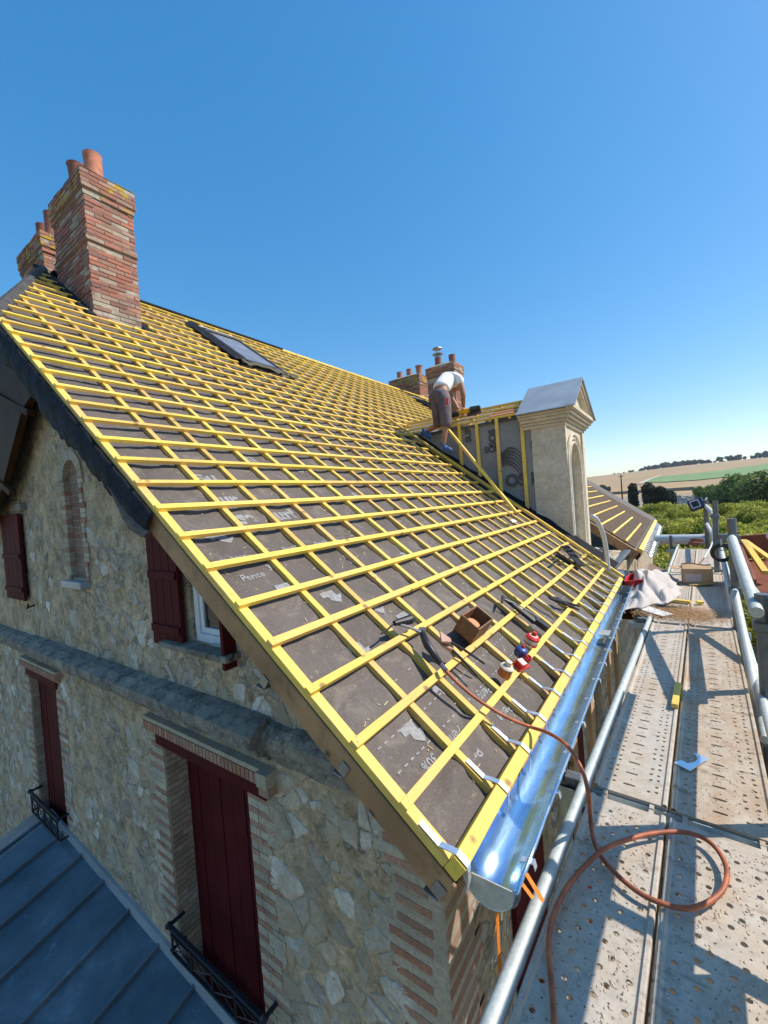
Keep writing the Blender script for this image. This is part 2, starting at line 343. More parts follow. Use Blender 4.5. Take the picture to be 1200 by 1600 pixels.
M['deckB'] = deckmat('muddy_steel_deck', (0.49, 0.41, 0.31), (0.38, 0.235, 0.13), 0.9)
def metal(name, c, r=0.4, m_=0.8): return simple(name, c, r, m_, 0.2, 20)
M['black'] = simple('black_plastic', (0.02, 0.02, 0.022), 0.45, 0, 0.3)
M['iron'] = simple('black_iron', (0.018, 0.018, 0.022), 0.5, 0.3, 0.3)
M['hose'] = simple('orange_rubber_hose', (0.36, 0.095, 0.035), 0.55, 0, 0.35, 22)
M['redp'] = simple('red_plastic', (0.62, 0.02, 0.018), 0.4, 0, 0.12)
M['bluep'] = simple('blue_metal_tin', (0.03, 0.06, 0.20), 0.4, 0.2, 0.2)
M['navy'] = simple('navy_plastic', (0.012, 0.035, 0.085), 0.5, 0, 0.25)
M['white'] = simple('white_plastic', (0.72, 0.71, 0.68), 0.5, 0, 0.08)
M['cream'] = simple('cream_jar', (0.62, 0.55, 0.45), 0.6, 0, 0.15)
M['orange'] = simple('orange_plastic', (0.75, 0.19, 0.02), 0.45, 0, 0.15)
M['strap'] = simple('orange_webbing', (0.78, 0.22, 0.02), 0.7, 0, 0.2, 80)
M['steel'] = galv('bare_steel', (0.24, 0.24, 0.25), (0.42, 0.42, 0.43), 0.4, 0.85)
M['copper'] = metal('copper_bit', (0.42, 0.26, 0.20), 0.5, 0.6)
M['card'] = simple('cardboard', (0.44, 0.29, 0.16), 0.85, 0, 0.12, 12)
M['paper'] = simple('printed_label_paper', (0.50, 0.42, 0.40), 0.8, 0, 0.1, 8)
M['cloth'] = simple('white_dust_sheet', (0.50, 0.45, 0.41), 0.85, 0, 0.1, 6, 0.5, 0.01)
M['straw'] = simple('straw', (0.40, 0.23, 0.10), 0.9, 0, 0.4, 40)
M['rust'] = simple('rust_painted_steel', (0.20, 0.055, 0.02), 0.7, 0.1, 0.3, 6)
M['pipe'] = simple('pale_duct_sheet', (0.52, 0.55, 0.58), 0.5, 0.2, 0.12, 5)
M['pex'] = simple('pale_blue_strips', (0.62, 0.70, 0.80), 0.5, 0.1, 0.1)
def tile_mat():
    t = NT('old_clay_tiles'); f = t.noise(14, 5, 0.7); 
    c = t.ramp(f, [(0.3, (0.10, 0.06, 0.045)), (0.7, (0.24, 0.15, 0.11))]); t.bump(f, 0.5, 0.02); return t.fin(c, 0.9)
M['tiles'] = tile_mat()
M['ridge'] = simple('grey_ridge_tile', (0.055, 0.052, 0.05), 0.8, 0, 0.4, 12, 0.6, 0.01)
from mathutils import noise as mnoise
# ================================================================ HOUSE
house = thing('stone_house', 'old rubble stone house with its roof stripped to yellow battens over grey membrane', 'house', (-3.5, 1.3, -7.6))
GZ = -7.6            # ground level
YG = 1.30            # gable wall face
XW = -0.775          # side wall face
def ztop(x, off=-0.165):   # height of a plane parallel to the roof
    return P0.z + (P0.x - x) * math.tan(TH) + off / math.cos(TH)
def clipx(z, off=-0.165): return P0.x - (z - P0.z - off / math.cos(TH)) / math.tan(TH)
# gable wall as cells between the openings -----------------------------------------
OPEN = [(-2.75, -1.90, -7.6, -1.385), (-5.32, -4.60, -7.6, -1.375), (-2.30, -1.93, -0.70, 0.10), (-5.45, -5.1, -0.62, 0.12), (-3.99, -3.70, -0.40, 0.525)]
def wall_front(mb, x0, x1, z0, z1, opens, y, depth):
    xs = sorted({x0, x1, *[a for o in opens for a in o[:2] if x0 < a < x1]}); zs = sorted({z0, z1, *[a for o in opens for a in o[2:] if z0 < a < z1]})
    for i in range(len(xs) - 1):
        for j in range(len(zs) - 1):
            a, b, c, d = xs[i], xs[i + 1], zs[j], zs[j + 1]
            xm, zm = (a + b) / 2, (c + d) / 2
            if any(o[0] < xm < o[1] and o[2] < zm < o[3] for o in opens): continue
            # clip by roof line: z <= ztop(x)
            poly = [(a, c), (b, c), (b, d), (a, d)]
            out = []
            g = lambda p: (ztop(p[0]) if p[0] > -6.72 else 1e9) - p[1]
            for q in range(4):
                p, r = poly[q], poly[(q + 1) % 4]; gp, gr = g(p), g(r)
                if gp >= 0: out.append(p)
                if (gp >= 0) != (gr >= 0):
                    tt = gp / (gp - gr); out.append((p[0] + (r[0] - p[0]) * tt, p[1] + (r[1] - p[1]) * tt))
            if len(out) >= 3: mb.add([(px_, y, pz_) for px_, pz_ in out], [tuple(range(len(out)))])
    for (a, b, c, d) in opens:       # reveals
        a, b, c, d = max(a, x0), min(b, x1), max(c, z0), min(d, z1)
        da, db = min(d, ztop(a)), min(d, ztop(b))
        mb.add([(a, y, c), (a, y, da), (a, y + depth, da), (a, y + depth, c)], [(0, 1, 2, 3)])
        mb.add([(b, y, c), (b, y, db), (b, y + depth, db), (b, y + depth, c)], [(3, 2, 1, 0)])
        mb.add([(a, y, da), (b, y, db), (b, y + depth, db), (a, y + depth, da)], [(0, 1, 2, 3)])
        mb.add([(a, y, c), (b, y, c), (b, y + depth, c), (a, y + depth, c)], [(3, 2, 1, 0)])
mb = MB(); wall_front(mb, -6.35, XW, GZ, 1.55, OPEN, YG, 0.16)
mb.add([(-6.35, YG, GZ), (-6.35, 3.0, GZ), (-6.35, 3.0, 1.55), (-6.35, YG, 1.55)], [(0, 1, 2, 3)])
mb.box(-12.6, -6.35, 3.0, 3.3, GZ, 0.1)
o = mb.build('gable_wall', M['rubble'], house)
mb = MB()
mb.box(-1.2, XW, 1.3002, 17, GZ, -1.30); mb.box(-1.2, XW, 1.62, 5.75, -1.30, -1.19)
mb.build('side_wall', M['rubble2'], house)
struct_back = MB(); struct_back.box(-12.6, -1.2, 1.75, 17, GZ, -1.45); struct_back.build('inner_wall', M['rubble2'], house)
# rubble stones standing proud of the render: relaxed Voronoi cells
def vor_stones(mb, x0, x1, z0, z1, size, keep, seed, avoid=lambda x, z: False):
    r_ = random.Random(seed); pts = []
    for _ in range(int((x1 - x0) * (z1 - z0) / size ** 2 * 1.5)):
        p = (r_.uniform(x0, x1), r_.uniform(z0, z1)); s_ = size * 1.3
        if all(((p[0] - q[0]) * 0.85) ** 2 + ((p[1] - q[1]) * 1.3) ** 2 > (0.42 * size) ** 2 for q in pts): pts.append((p[0], p[1], s_))
    for i, (cx, cz, s_) in enumerate(pts):
        if r_.random() > keep or avoid(cx, cz): continue
        poly = [(cx - s_, cz - s_), (cx + s_, cz - s_), (cx + s_, cz + s_), (cx - s_, cz + s_)]
        for j, (qx, qz, _) in enumerate(pts):
            if j == i or abs(qx - cx) > 2.2 * s_ + .1 or abs(qz - cz) > 2.2 * s_ + .1: continue
            mx_, mz_ = (cx + qx) / 2, (cz + qz) / 2; nx_, nz_ = qx - cx, qz - cz; out = []
            for a in range(len(poly)):
                p, q = poly[a], poly[(a + 1) % len(poly)]; dp = (p[0] - mx_) * nx_ + (p[1] - mz_) * nz_; dq = (q[0] - mx_) * nx_ + (q[1] - mz_) * nz_
                if dp <= 0: out.append(p)
                if (dp <= 0) != (dq <= 0): t = dp / (dp - dq); out.append((p[0] + (q[0] - p[0]) * t, p[1] + (q[1] - p[1]) * t))
            poly = out
            if len(poly) < 3: break
        if len(poly) < 3: continue
        sh = r_.uniform(0.80, 0.95); an = r_.uniform(-0.12, 0.12); ax_, az_ = 1 + an, 1 - an
        poly = [(cx + (p[0] - cx) * sh * ax_, cz + (p[1] - cz) * sh * az_) for p in poly]
        fine_ = []
        for a in range(len(poly)):
            p, q = poly[a], poly[(a + 1) % len(poly)]; L = math.hypot(q[0] - p[0], q[1] - p[1]); n_ = max(2, int(L / 0.012))
            for b in range(n_):
                t = (b + 0.5) / n_; fine_.append((p[0] + (q[0] - p[0]) * t, p[1] + (q[1] - p[1]) * t))
        nf = len(fine_)
        if nf < 5 or any(z > ztop(x) - 0.02 for x, z in fine_): continue
        h_ = r_.uniform(0.0015, 0.006); tone = r_.uniform(0.65, 1.12); col_ = r_.choice([(0.56, 0.50, 0.42), (0.68, 0.63, 0.54), (0.44, 0.38, 0.29), (0.52, 0.43, 0.31), (0.64, 0.58, 0.48)]); col_ = tuple(c * tone for c in col_)
        rings = []
        for (k_, hh) in ((1.02, -0.004), (0.98, h_ * 0.6), (0.93, h_), (0.5, h_ * 1.1)):
            rings.append([(cx + (p[0] - cx) * k_ + 0.006 * mnoise.noise(V((p[0] * 60, p[1] * 60, 11))), YG - hh - (0.005 * mnoise.noise(V((p[0] * 38, p[1] * 38, k_ * 3))) if hh > 0 else 0), cz + (p[1] - cz) * k_ + 0.006 * mnoise.noise(V((p[0] * 60, p[1] * 60, 5)))) for p in fine_])
        vs = [v for rg_ in rings for v in rg_] + [(cx, YG - h_ * 1.2, cz)]; fs = []
        for a in range(3):
            for b in range(nf): fs.append((a * nf + b, a * nf + (b + 1) % nf, (a + 1) * nf + (b + 1) % nf, (a + 1) * nf + b))
        for b in range(nf): fs.append((3 * nf + b, 3 * nf + (b + 1) % nf, 4 * nf))
        mb.add(vs, fs, c=col_)
M['stone'] = vcol_mat('rubble_stone', 0.95, 45, (0.34, 0.26, 0.16), 0.7)
inop = lambda x, z, m=0.17: any(o[0] - m < x < o[1] + m and o[2] - 0.1 < z < o[3] + m for o in OPEN)
mb = MB(); vor_stones(mb, -1.66, -1.05, -3.2, -1.22, 0.10, 0.72, 4)
vor_stones(mb, -3.05, -0.95, -0.97, -0.72, 0.075, 0.55, 5, lambda x, z: z > -0.75 and -2.6 < x < -1.85)
vor_stones(mb, -4.4, -2.95, -2.6, -1.22, 0.085, 0.16, 6); vor_stones(mb, -6.3, -5.5, -2.8, -1.2, 0.09, 0.7, 7); vor_stones(mb, -3.6, -2.75, -0.9, 0.2, 0.09, 0.22, 8); vor_stones(mb, -5.0, -4.1, -0.9, 0.1, 0.1, 0.3, 9, inop)
vor_stones(mb, -3.2, -2.92, -2.6, -1.4, 0.08, 0.6, 10)
st_ = mb.build('rubble_stones', M['stone'], house, smooth=True); flat_smooth(st_, 1.1); st_['kind'] = 'stuff'
# quoins --------------------------------------------------------------------------
BR = [(0.36, 0.165, 0.10), (0.38, 0.19, 0.12), (0.33, 0.15, 0.095), (0.40, 0.22, 0.15)]
ST = [(0.46, 0.385, 0.28), (0.42, 0.35, 0.26), (0.52, 0.44, 0.33), (0.44, 0.38, 0.29)]
def jit(c, a=0.12): k = 1 + random.uniform(-a, a); return tuple(x * k for x in c)
def quoin(mb, x0, x1, z0, z1, h, y, teeth_side, proud=0.006, tooth=0.05, brick_p=0.95):
    """courses alternating brick / pale stone, toothed on one side"""
    z = z0; i = 0; h0 = h
    while z < z1:
        h = h0 * (0.82 if i % 2 else 1.18); zz = min(z + h, z1); T = tooth * ((i // 4) % 2) + random.uniform(-0.006, 0.006)
        a, b = x0, x1
        if teeth_side == 'L': a = x0 - T
        else: b = x1 + T
        top = min(zz, ztop(b) - 0.005)
        if top > z + 0.004:
            isb = i % 2 and random.random() < brick_p
            cc = jit(random.choice(BR if isb else ST))
            m_ = (a + b) / 2 + random.uniform(-0.03, 0.03)
            pr = proud + random.uniform(-0.0015, 0.0015)
            if teeth_side == 'L': mb.box(m_ + 0.002, b, y - pr, y + 0.03, z + 0.001, top - 0.0015, c=cc); mb.box(a, m_ - 0.002, y - pr + 0.001, y + 0.03, z + 0.001, top - 0.0015, c=cc if isb else jit(random.choice(ST)))
            else: mb.box(a, m_ - 0.002, y - pr, y + 0.03, z + 0.001, top - 0.0015, c=cc); mb.box(m_ + 0.002, b, y - pr + 0.001, y + 0.03, z + 0.001, top - 0.0015, c=jit(random.choice(ST)) if random.random() < 0.5 else cc)
        z += h; i += 1
rndq = random.Random(2); mb = MB()
z = -7.5; i = 0
while z < -1.2:
    T = 0.045 * ((i // 3) % 2); a_ = -0.995 - T; top = min(z + 0.0745, ztop(a_ + 0.1) - 0.004)
    if top - z > 0.02:
        mb.box(a_ - rndq.uniform(0, 0.02), XW + 0.006, YG - 0.004, YG + 0.03, z + 0.0005, top, c=jit(random.choice(ST), 0.07))
        if ztop(-0.84) - 0.01 > z + 0.045: mb.box(a_ + 0.01, -0.835 + rndq.uniform(-0.01, 0.01), YG - 0.0065, YG + 0.02, z + 0.012, z + 0.044, c=jit(random.choice(BR)))
    z += 0.075; i += 1
z = -7.5; i = 0
while z < -1.25:      # return of the corner on the side wall
    L = 1.52 + 0.07 * ((i // 4) % 2); mb.box(XW + 0.0065, XW + 0.0085, YG - 0.0035, L, z + 0.001, z + 0.0365, c=jit(random.choice(BR if i % 2 else ST)))
    z += 0.0375; i += 1
mb.build('corner_quoin', M['quoin'], house)
for a_ in ((-2.90, -2.752, -4.5, -1.40, 0.0375, YG, 'L', 0.006, 0.045), (-1.898, -1.74, -4.5, -1.405, 0.0375, YG, 'R', 0.006, 0.045), (-5.46, -5.322, -4.5, -1.38, 0.0375, YG, 'L', 0.006, 0.03), (-4.598, -4.45, -4.5, -1.38, 0.0375, YG, 'R', 0.006, 0.045)):
    mb = MB(); quoin(mb, *a_); mb.build('door_jamb', M['quoin'], house)
# reveal brickwork
for (xr, s) in ((-2.75, 1), (-5.32, 1)):
    mb = MB(); z = -4.5; i = 0
    while z < -1.42:
        y_ = YG + 0.003
        for (a, b) in (((0, 0.07), (0.07, 0.135)) if i % 2 else ((0, 0.10), (0.10, 0.135))):
            mb.box(xr, xr + 0.006, y_ + a + 0.001, y_ + b - 0.002, z + 0.001, z + 0.034, c=jit(random.choice([(0.34, 0.26, 0.19), (0.38, 0.29, 0.21), (0.30, 0.21, 0.15), (0.36, 0.23, 0.16)]), 0.2))
        z += 0.0375; i += 1
    mb.build('reveal_brickwork', M['quoin'], house)
# dentil band over the doors -------------------------------------------------------
for (xa, xb, z0) in ((-2.90, -1.665, -1.345), (-5.42, -4.45, -1.335)):
    mb = MB()
    mb.box(xa, xb, YG - 0.045, YG + 0.02, z0 + 0.075, z0 + 0.10, c=jit(ST[0]))
    x = xa
    while x < xb:
        mb.box(x + 0.003, min(x + 0.030, xb), YG - 0.05, YG + 0.02, z0 + 0.02, z0 + 0.073, c=jit(random.choice(BR))); x += 0.034
    mb.box(xa, xb, YG - 0.025, YG + 0.02, z0 - 0.005, z0 + 0.018, c=jit(BR[1]))
    mb.build('dentil_band', M['quoin'], house)
mb = MB()
mb.box(-1.728, -1.655, YG - 0.062, YG + 0.018, -1.36, -1.315, c=BR[0]); mb.box(-1.728, -1.655, YG - 0.072, YG + 0.018, -1.313, -1.243, c=ST[1])
mb.build('corbel_block', M['quoin'], house)
# cornice (string course) -----------------------------------------------------------
def cornice(mb, x0, x1, zt, proj):
    prof = [(0.01, 0.0), (-proj * 0.55, -0.012), (-proj, -0.045), (-proj, -0.10), (-proj * 0.8, -0.115), (-proj * 0.75, -0.15), (-proj * 0.35, -0.175), (-proj * 0.3, -0.20), (0.01, -0.205)]
    nseg = max(2, int((x1 - x0) / 0.1)); vs = []; fs = []; n = len(prof)
    for i in range(nseg + 1):
        x = x0 + (x1 - x0) * i / nseg
        for (dy, dz) in prof:
            k = 0.004 if 0 < i < nseg else 0
            vs.append((x, YG + dy + random.uniform(-k, k), zt + dz + random.uniform(-k, k)))
    for i in range(nseg):
        for j in range(n - 1): fs.append((i * n + j, i * n + j + 1, (i + 1) * n + j + 1, (i + 1) * n + j))
    fs += [tuple(range(n)), tuple(nseg * n + j for j in range(n - 1, -1, -1))]
    mb.add(vs, fs)
for a_ in ((-6.38, -5.03, -1.0, 0.10), (-5.028, -1.66, -0.985, 0.135), (-1.658, -1.05, -1.0, 0.07)):
    mb = MB(); cornice(mb, *a_); mb.build('string_cornice', M['cornice'], house)
# doors ------------------------------------------------------------------------------
def plank_door(x0, x1, z0, z1, y, lab=None, name='door_shutter', nb=7):
    mb = MB(); w_ = (x1 - x0) / nb
    for i in range(nb): mb.box(x0 + i * w_ + 0.003, x0 + (i + 1) * w_ - 0.003, y + (0.003 if i % 2 else 0.0), y + 0.03, z0, z1)
    mb.box(x0, x1, y + 0.012, y + 0.035, z0, z1)
    return mb.build(name, M['red'], house, bevel=0.0025, label=lab)
d1 = plank_door(-2.742, -1.90, -4.3, -1.435, YG + 0.135, 'tall dark red plank shutter closed in its brick jambs')
d2 = plank_door(-5.31, -4.605, -4.3, -1.43, YG + 0.06, 'narrow dark red plank shutter at the left end of the gable', nb=4)
for x0, x1, z0 in ((-2.815, -1.735, -1.425), (-5.36, -4.55, -1.415)):
    mb = MB(); mb.box(x0, x1, YG - 0.02, YG + 0.16, z0, z0 + 0.075); mb.build('lintel', M['red'], house, bevel=0.004)
# upper window ------------------------------------------------------------------------
win = MB()
zb, zt = -0.70, 0.02
for a in ((-2.295, -2.255, zb, zt), (-1.975, -1.935, zb, zt), (-2.255, -1.975, zb, zb + 0.045)):
    win.prism([(x_, YG + 0.015, min(z_, ztop(x_) - 0.005)) for x_, z_ in ((a[0], a[2]), (a[1], a[2]), (a[1], a[3]), (a[0], a[3]))], (0, 0.045, 0))
wo_ = win.build('window', M['white_paint'], house, bevel=0.003)
mb = MB()
for a in ((-2.252, -2.222, zb + 0.047, -0.12), (-2.008, -1.978, zb + 0.047, -0.30), (-2.222, -2.008, zb + 0.047, zb + 0.08), (-2.222, -2.008, -0.36, -0.33)):
    mb.box(a[0], a[1], YG + 0.025, YG + 0.055, a[2], a[3])
mb.build('sash', M['white_paint'], wo_, bevel=0.002)
mb = MB(); mb.prism([(-2.222, YG + 0.036, zb + 0.08), (-2.008, YG + 0.036, zb + 0.08), (-2.008, YG + 0.036, -0.32), (-2.222, YG + 0.036, -0.14)], (0, 0.006, 0)); mb.build('pane', M['glass'], wo_)
mb = MB(); mb.box(-2.52, -1.87, YG - 0.09, YG + 0.075, -0.735, -0.702); mb.build('sill', M['cornice'], wo_, bevel=0.004)
def shutter(x0, x1, z0, z1, y, lab, edge=False):
    mb = MB(); n_ = 4; w_ = (x1 - x0) / n_
    topc = lambda x: min(z1, ztop(x, -0.24))
    for i in range(n_):
        a, b = x0 + i * w_ + 0.002, x0 + (i + 1) * w_ - 0.002
        mb.prism([(a, y, z0), (b, y, z0), (b, y, topc(b)), (a, y, topc(a))], (0, 0.024, 0))
    for zz in (z0 + 0.08, z0 + 0.40): mb.box(x0 + 0.01, x1 - 0.01, y - 0.012, y - 0.0005, zz, zz + 0.045)
    return mb.build('window_shutter', M['red'], house, bevel=0.002, label=lab)
shutter(-2.66, -2.33, -0.74, 0.2, YG - 0.05, 'dark red shutter folded open left of the attic window')
mb = MB(); mb.box(-1.925, -1.90, YG - 0.075, YG - 0.002, -0.78, -0.36); mb.build('window_shutter', M['red'], house, bevel=0.002, label='dark red shutter seen edge on under the barge rafter')
shutter(-5.6, -5.06, -0.66, 0.17, YG - 0.05, 'dark red shutter at the left edge of the gable')
mb = MB(); mb.box(-5.1, -4.95, YG - 0.05, YG + 0.02, 0.19, 0.26); mb.box(-5.4, -5.09, YG - 0.02, YG + 0.02, 0.2, 0.3); mb.build('window_head', M['cornice'], house, bevel=0.006)
# brick niche --------------------------------------------------------------------------
mb = MB(); z = -0.40; i = 0
while z < 0.56:
    hw = 0.145 if z < 0.36 else max(0.03, math.sqrt(max(0, 0.145 ** 2 - (z - 0.36) ** 2)))
    xs = [-3.845 - hw, -3.845 + hw]; cut = -3.845 + (0.05 if i % 2 else -0.04)
    for a, b in ((xs[0], cut), (cut, xs[1])):
        if b - a > 0.02: mb.box(a + 0.002, b - 0.003, YG + 0.025, YG + 0.1, z + 0.003, z + 0.046, c=jit((0.20, 0.10, 0.07), 0.25))
    z += 0.05; i += 1
for s in (-1, 1):
    z = -0.42; i = 0
    while z < 0.38:
        L = 0.05 + 0.035 * ((i // 4) % 2); xa = -3.845 + s * 0.141; xb = xa + s * L
        cc = random.choice(ST) if (i % 3) else random.choice(BR)
        mb.box(min(xa, xb), max(xa, xb), YG - 0.012, YG + 0.06, z + 0.001, z + 0.035, c=jit(cc)); z += 0.0375; i += 1
for j in range(13):
    t0 = math.pi * j / 13 + 0.01; t1 = math.pi * (j + 1) / 13 - 0.01
    for (r0, r1, cc) in ((0.145, 0.225, ST),):
        p = [(-3.845 + r * math.cos(t), YG - 0.014, 0.38 + r * math.sin(t)) for r, t in ((r0, t0), (r1, t0), (r1, t1), (r0, t1))]
        mb.prism(p, (0, 0.07, 0), c=jit(random.choice(cc)))
mb.build('blind_niche', M['quoin'], house)
mb = MB(); mb.box(-4.04, -3.66, YG - 0.07, YG + 0.05, -0.47, -0.415); mb.build('niche_sill', M['lead'], house, bevel=0.004)
mb = MB(); mb.box(-3.985, -3.705, YG + 0.029, YG + 0.12, -0.42, 0.524); mb.build('niche_mortar', M['mortar'], house)
# shutter stays / small iron things on the wall
for q in ((372, 1020), (52, 945)):
    p = ony(*q, YG - 0.02); mb = MB(); mb.tube([p + V((-0.03, 0.02, -0.01)), p + V((-0.03, -0.04, -0.02)), p + V((0.01, -0.045, -0.02)), p + V((0.03, -0.045, 0.02))], 0.008, 6); mb.build('shutter_stay', M['iron'], house)
# iron balcony rails -------------------------------------------------------------------
def railing(x0, x1, zt, lab, h=0.17):
    y = YG - 0.085
    mb = MB(); mb.box(x0, x1, y - 0.012, y + 0.012, zt - 0.018, zt)
    o = mb.build('balcony_railing', M['iron'], house, bevel=0.002, label=lab)
    mb = MB(); mb.box(x0 + 0.02, x1 - 0.02, y - 0.007, y + 0.007, zt - h, zt - h + 0.014); mb.box(x0 + 0.02, x1 - 0.02, y - 0.006, y + 0.006, zt - 0.055, zt - 0.045); mb.build('lower_bar', M['iron'], o)
    n_ = 4
    for i in range(n_ + 1):
        x = x0 + 0.03 + (x1 - x0 - 0.06) * i / n_; mb = MB(); mb.tube([(x, y, zt - h), (x, y, zt - 0.01)], 0.007, 6); mb.build('baluster', M['iron'], o)
    for i in range(n_):
        a = x0 + 0.03 + (x1 - x0 - 0.06) * i / n_; b = x0 + 0.03 + (x1 - x0 - 0.06) * (i + 1) / n_
        mb = MB(); mb.tube([(a, y, zt - h + 0.02), (b, y, zt - 0.055)], 0.004, 5); mb.tube([(b, y, zt - h + 0.02), (a, y, zt - 0.055)], 0.004, 5); mb.build('cross_bar', M['iron'], o)
    for x in (x0, x1):
        mb = MB()
        mb.tube([(x, y, zt - 0.01), (x, y + 0.10, zt - 0.01)], 0.012, 6); mb.tube([(x, y, zt - h), (x, y + 0.10, zt - h)], 0.010, 6)
        mb.lathe((x, y, zt - 0.03), [(0.004, 0), (0.02, 0.015), (0.02, 0.03), (0.004, 0.045)], n=8)
        mb.build('wall_bracket', M['iron'], o)
railing(-2.70, -1.80, -2.49, 'black iron rail low across the big red shutter')
railing(-5.28, -4.55, -2.52, 'black iron rail low across the narrow red shutter', 0.2)
# zinc bay roof --------------------------------------------------------------------------
def zr(x, y): return -2.60 - 0.065 * (x + 4.6) - 0.27 * (YG - y) - max(0, -5.0 - x) * 0.35
zs_ = MB(); xa, xb = -5.55, -1.5
def fz(u, v): x = xa + (xb - xa) * u; y = YG - 3.2 * v; return (x, y, zr(x, y) - 0.16)
zs_.grid(fz, 30, 20)
bayr = zs_.build('bay_roof', M['zinc'], house, label='blue grey standing seam zinc roof below the gable')
for i in range(9):
    x = -5.12 + i * 0.42; mb = MB()
    mb.obox((x, YG, zr(x, YG) - 0.165), (0.022, 0, 0.0), (0, -3.2, -0.27 * 3.2), (0, 0, 0.034)); mb.build('standing_seam', M['zinc'], bayr, bevel=0.004)
mb = MB(); mb.prism([(xa, YG, zr(xa, YG) - 0.16), (xb, YG, zr(xb, YG) - 0.16), (xb, YG, zr(xb, YG) - 0.08), (-5.0, YG, zr(-5.0, YG) - 0.08), (xa, YG, zr(xa, YG) - 0.08)], (0, -0.02, 0)); mb.build('wall_flashing', M['lead'], bayr)
mb = MB(); mb.box(xa + 0.1, xb - 0.05, -1.75, YG - 0.01, GZ, -3.95); mb.build('bay_wall', M['rubble2'], house)
# ================================================================ ROOF
T_B, T_C = 0.024, 0.032   # batten, counter batten thickness
NB, NCn = 0.0, -T_B
NM = -T_B - T_C           # membrane level
KR = 30.62                # ridge row
def yleft(k): return 1.1 if k < 19.4 else 1.1 + (k - 19.4) * (2.2 - 1.1) / (KR - 19.4)
CBY = [1.1] + [1.46 + 0.285 * i for i in range(56)]
def yright(k): return 6.02 if k < 14.3 else 17.0
# membrane
rnd = random.Random(3)
def sag(k, y):
    a = 0.0
    for i in range(len(CBY) - 1):
        if CBY[i] <= y < CBY[i + 1]:
            tt = (y - CBY[i]) / (CBY[i + 1] - CBY[i]); a = math.sin(math.pi * tt) * 0.012; break
    return (0.011 * mnoise.ridged_multi_fractal(V(((y - k * 0.28) * 5, (y + k * 0.28) * 0.8, 0)), 1, 2, 2, 1, 2) - 0.006) + (0.004 if (k + 0.05 * math.sin(y * 3)) % 5.3 > 2.2 + 3.0 * ((k % 5.3) < 0) else 0.0) - a * (0.6 + 0.8 * mnoise.noise(V((y * 1.3, k * 0.2, 0)))) + 0.004 * mnoise.noise(V((y * 9, k * 2.2, 3)))
mb = MB()
def mem(k0, k1, yl, yr, nk, ny):
    def fn(u, v):
        k = k0 + (k1 - k0) * v; y = yl(k) + (yr(k) - yl(k)) * u
        return rf(k, y, NM + sag(k, y) + (0.02 * math.exp(-((k - 0.62 - (y - 1.3) * 0.9) / 0.12) ** 2) if y < 1.9 and k < 1.4 else 0))
    mb.grid(fn, ny, nk)
mem(0.06, 14.3, yleft, lambda k: 6.25, 110, 190)
mem(14.3, KR, yleft, lambda k: 17.0, 50, 330)
mem(-0.05, 14.3, lambda k: 8.62, lambda k: 17.0, 16, 16)
memb = mb.build('roof_membrane', M['membrane'], house, smooth=True)
# hidden slab: boards and rafters under the membrane, back slope
mb = MB()
mb.rbox(0.05, 14.3, 1.16, 6.2, NM - 0.11, NM - 0.03); mb.rbox(14.3, 19.4, 1.16, 17, NM - 0.14, NM - 0.03)
mb.rbox(19.4, KR, 2.2, 17, NM - 0.14, NM - 0.03); mb.rbox(-0.3, 14.3, 8.6, 17, NM - 0.14, NM - 0.03)
a, b, c_ = rf(19.4, 1.16, NM - 0.03), rf(19.4, 2.2, NM - 0.03), rf(KR, 2.2, NM - 0.03); mb.prism([a, b, c_], N * -0.11)
rg = rf(KR, 0, NM)
mb.prism([V((rg.x, 2.2, rg.z)), V((rg.x, 17, rg.z)), V((rg.x - 6.0, 17, rg.z - 4.45)), V((rg.x - 6.0, 1.1, rg.z - 4.45)), V((rg.x - 2.3, 1.1, rg.z - 1.7))], (-0.1, 0, -0.12))
mb.build('roof_boards', M['dark_wood'], house)
# hip end and its grey tiles
hipT = rf(KR, 2.2, 0); hipR = rf(19.4, 1.1, 0); hipL = V((2 * hipT.x - hipR.x, 1.1, hipR.z))
mb = MB(); mb.prism([hipT + V((0, 0, -0.03)), hipR + V((0, 0, -0.03)), hipL + V((0, 0, -0.03))], (0, 0.03, -0.05)); mb.build('hip_slope', M['tiles'], house)
# ridge capping tiles climbing the hip
mb = MB()
for i in range(9):
    t0, t1 = i / 9.0, (i + 1.18) / 9.0
    a = hipR + (hipT - hipR) * t0 + V((-0.07, -0.02, -0.01)); b = hipR + (hipT - hipR) * min(1.0, t1) + V((-0.07, -0.02, 0.01))
    mb.tube([a, b], [0.062, 0.055], 10)
mb.build('hip_tiles', M['ridge'], house, smooth=False)
# dark ridge strip
mb = MB(); mb.obox(V((hipT.x - 0.06, 2.25, hipT.z - 0.03)), (0.13, 0, -0.02), (0, 4.0, 0), (0, 0, 0.04)); mb.build('ridge_strip', M['black_flash'], house, bevel=0.008)
mb = MB(); mb.obox(V((hipT.x - 0.05, 6.26, hipT.z - 0.03)), (0.10, 0, -0.02), (0, 10.6, 0), (0, 0, 0.03)); mb.build('ridge_board', M['yellow'], house)
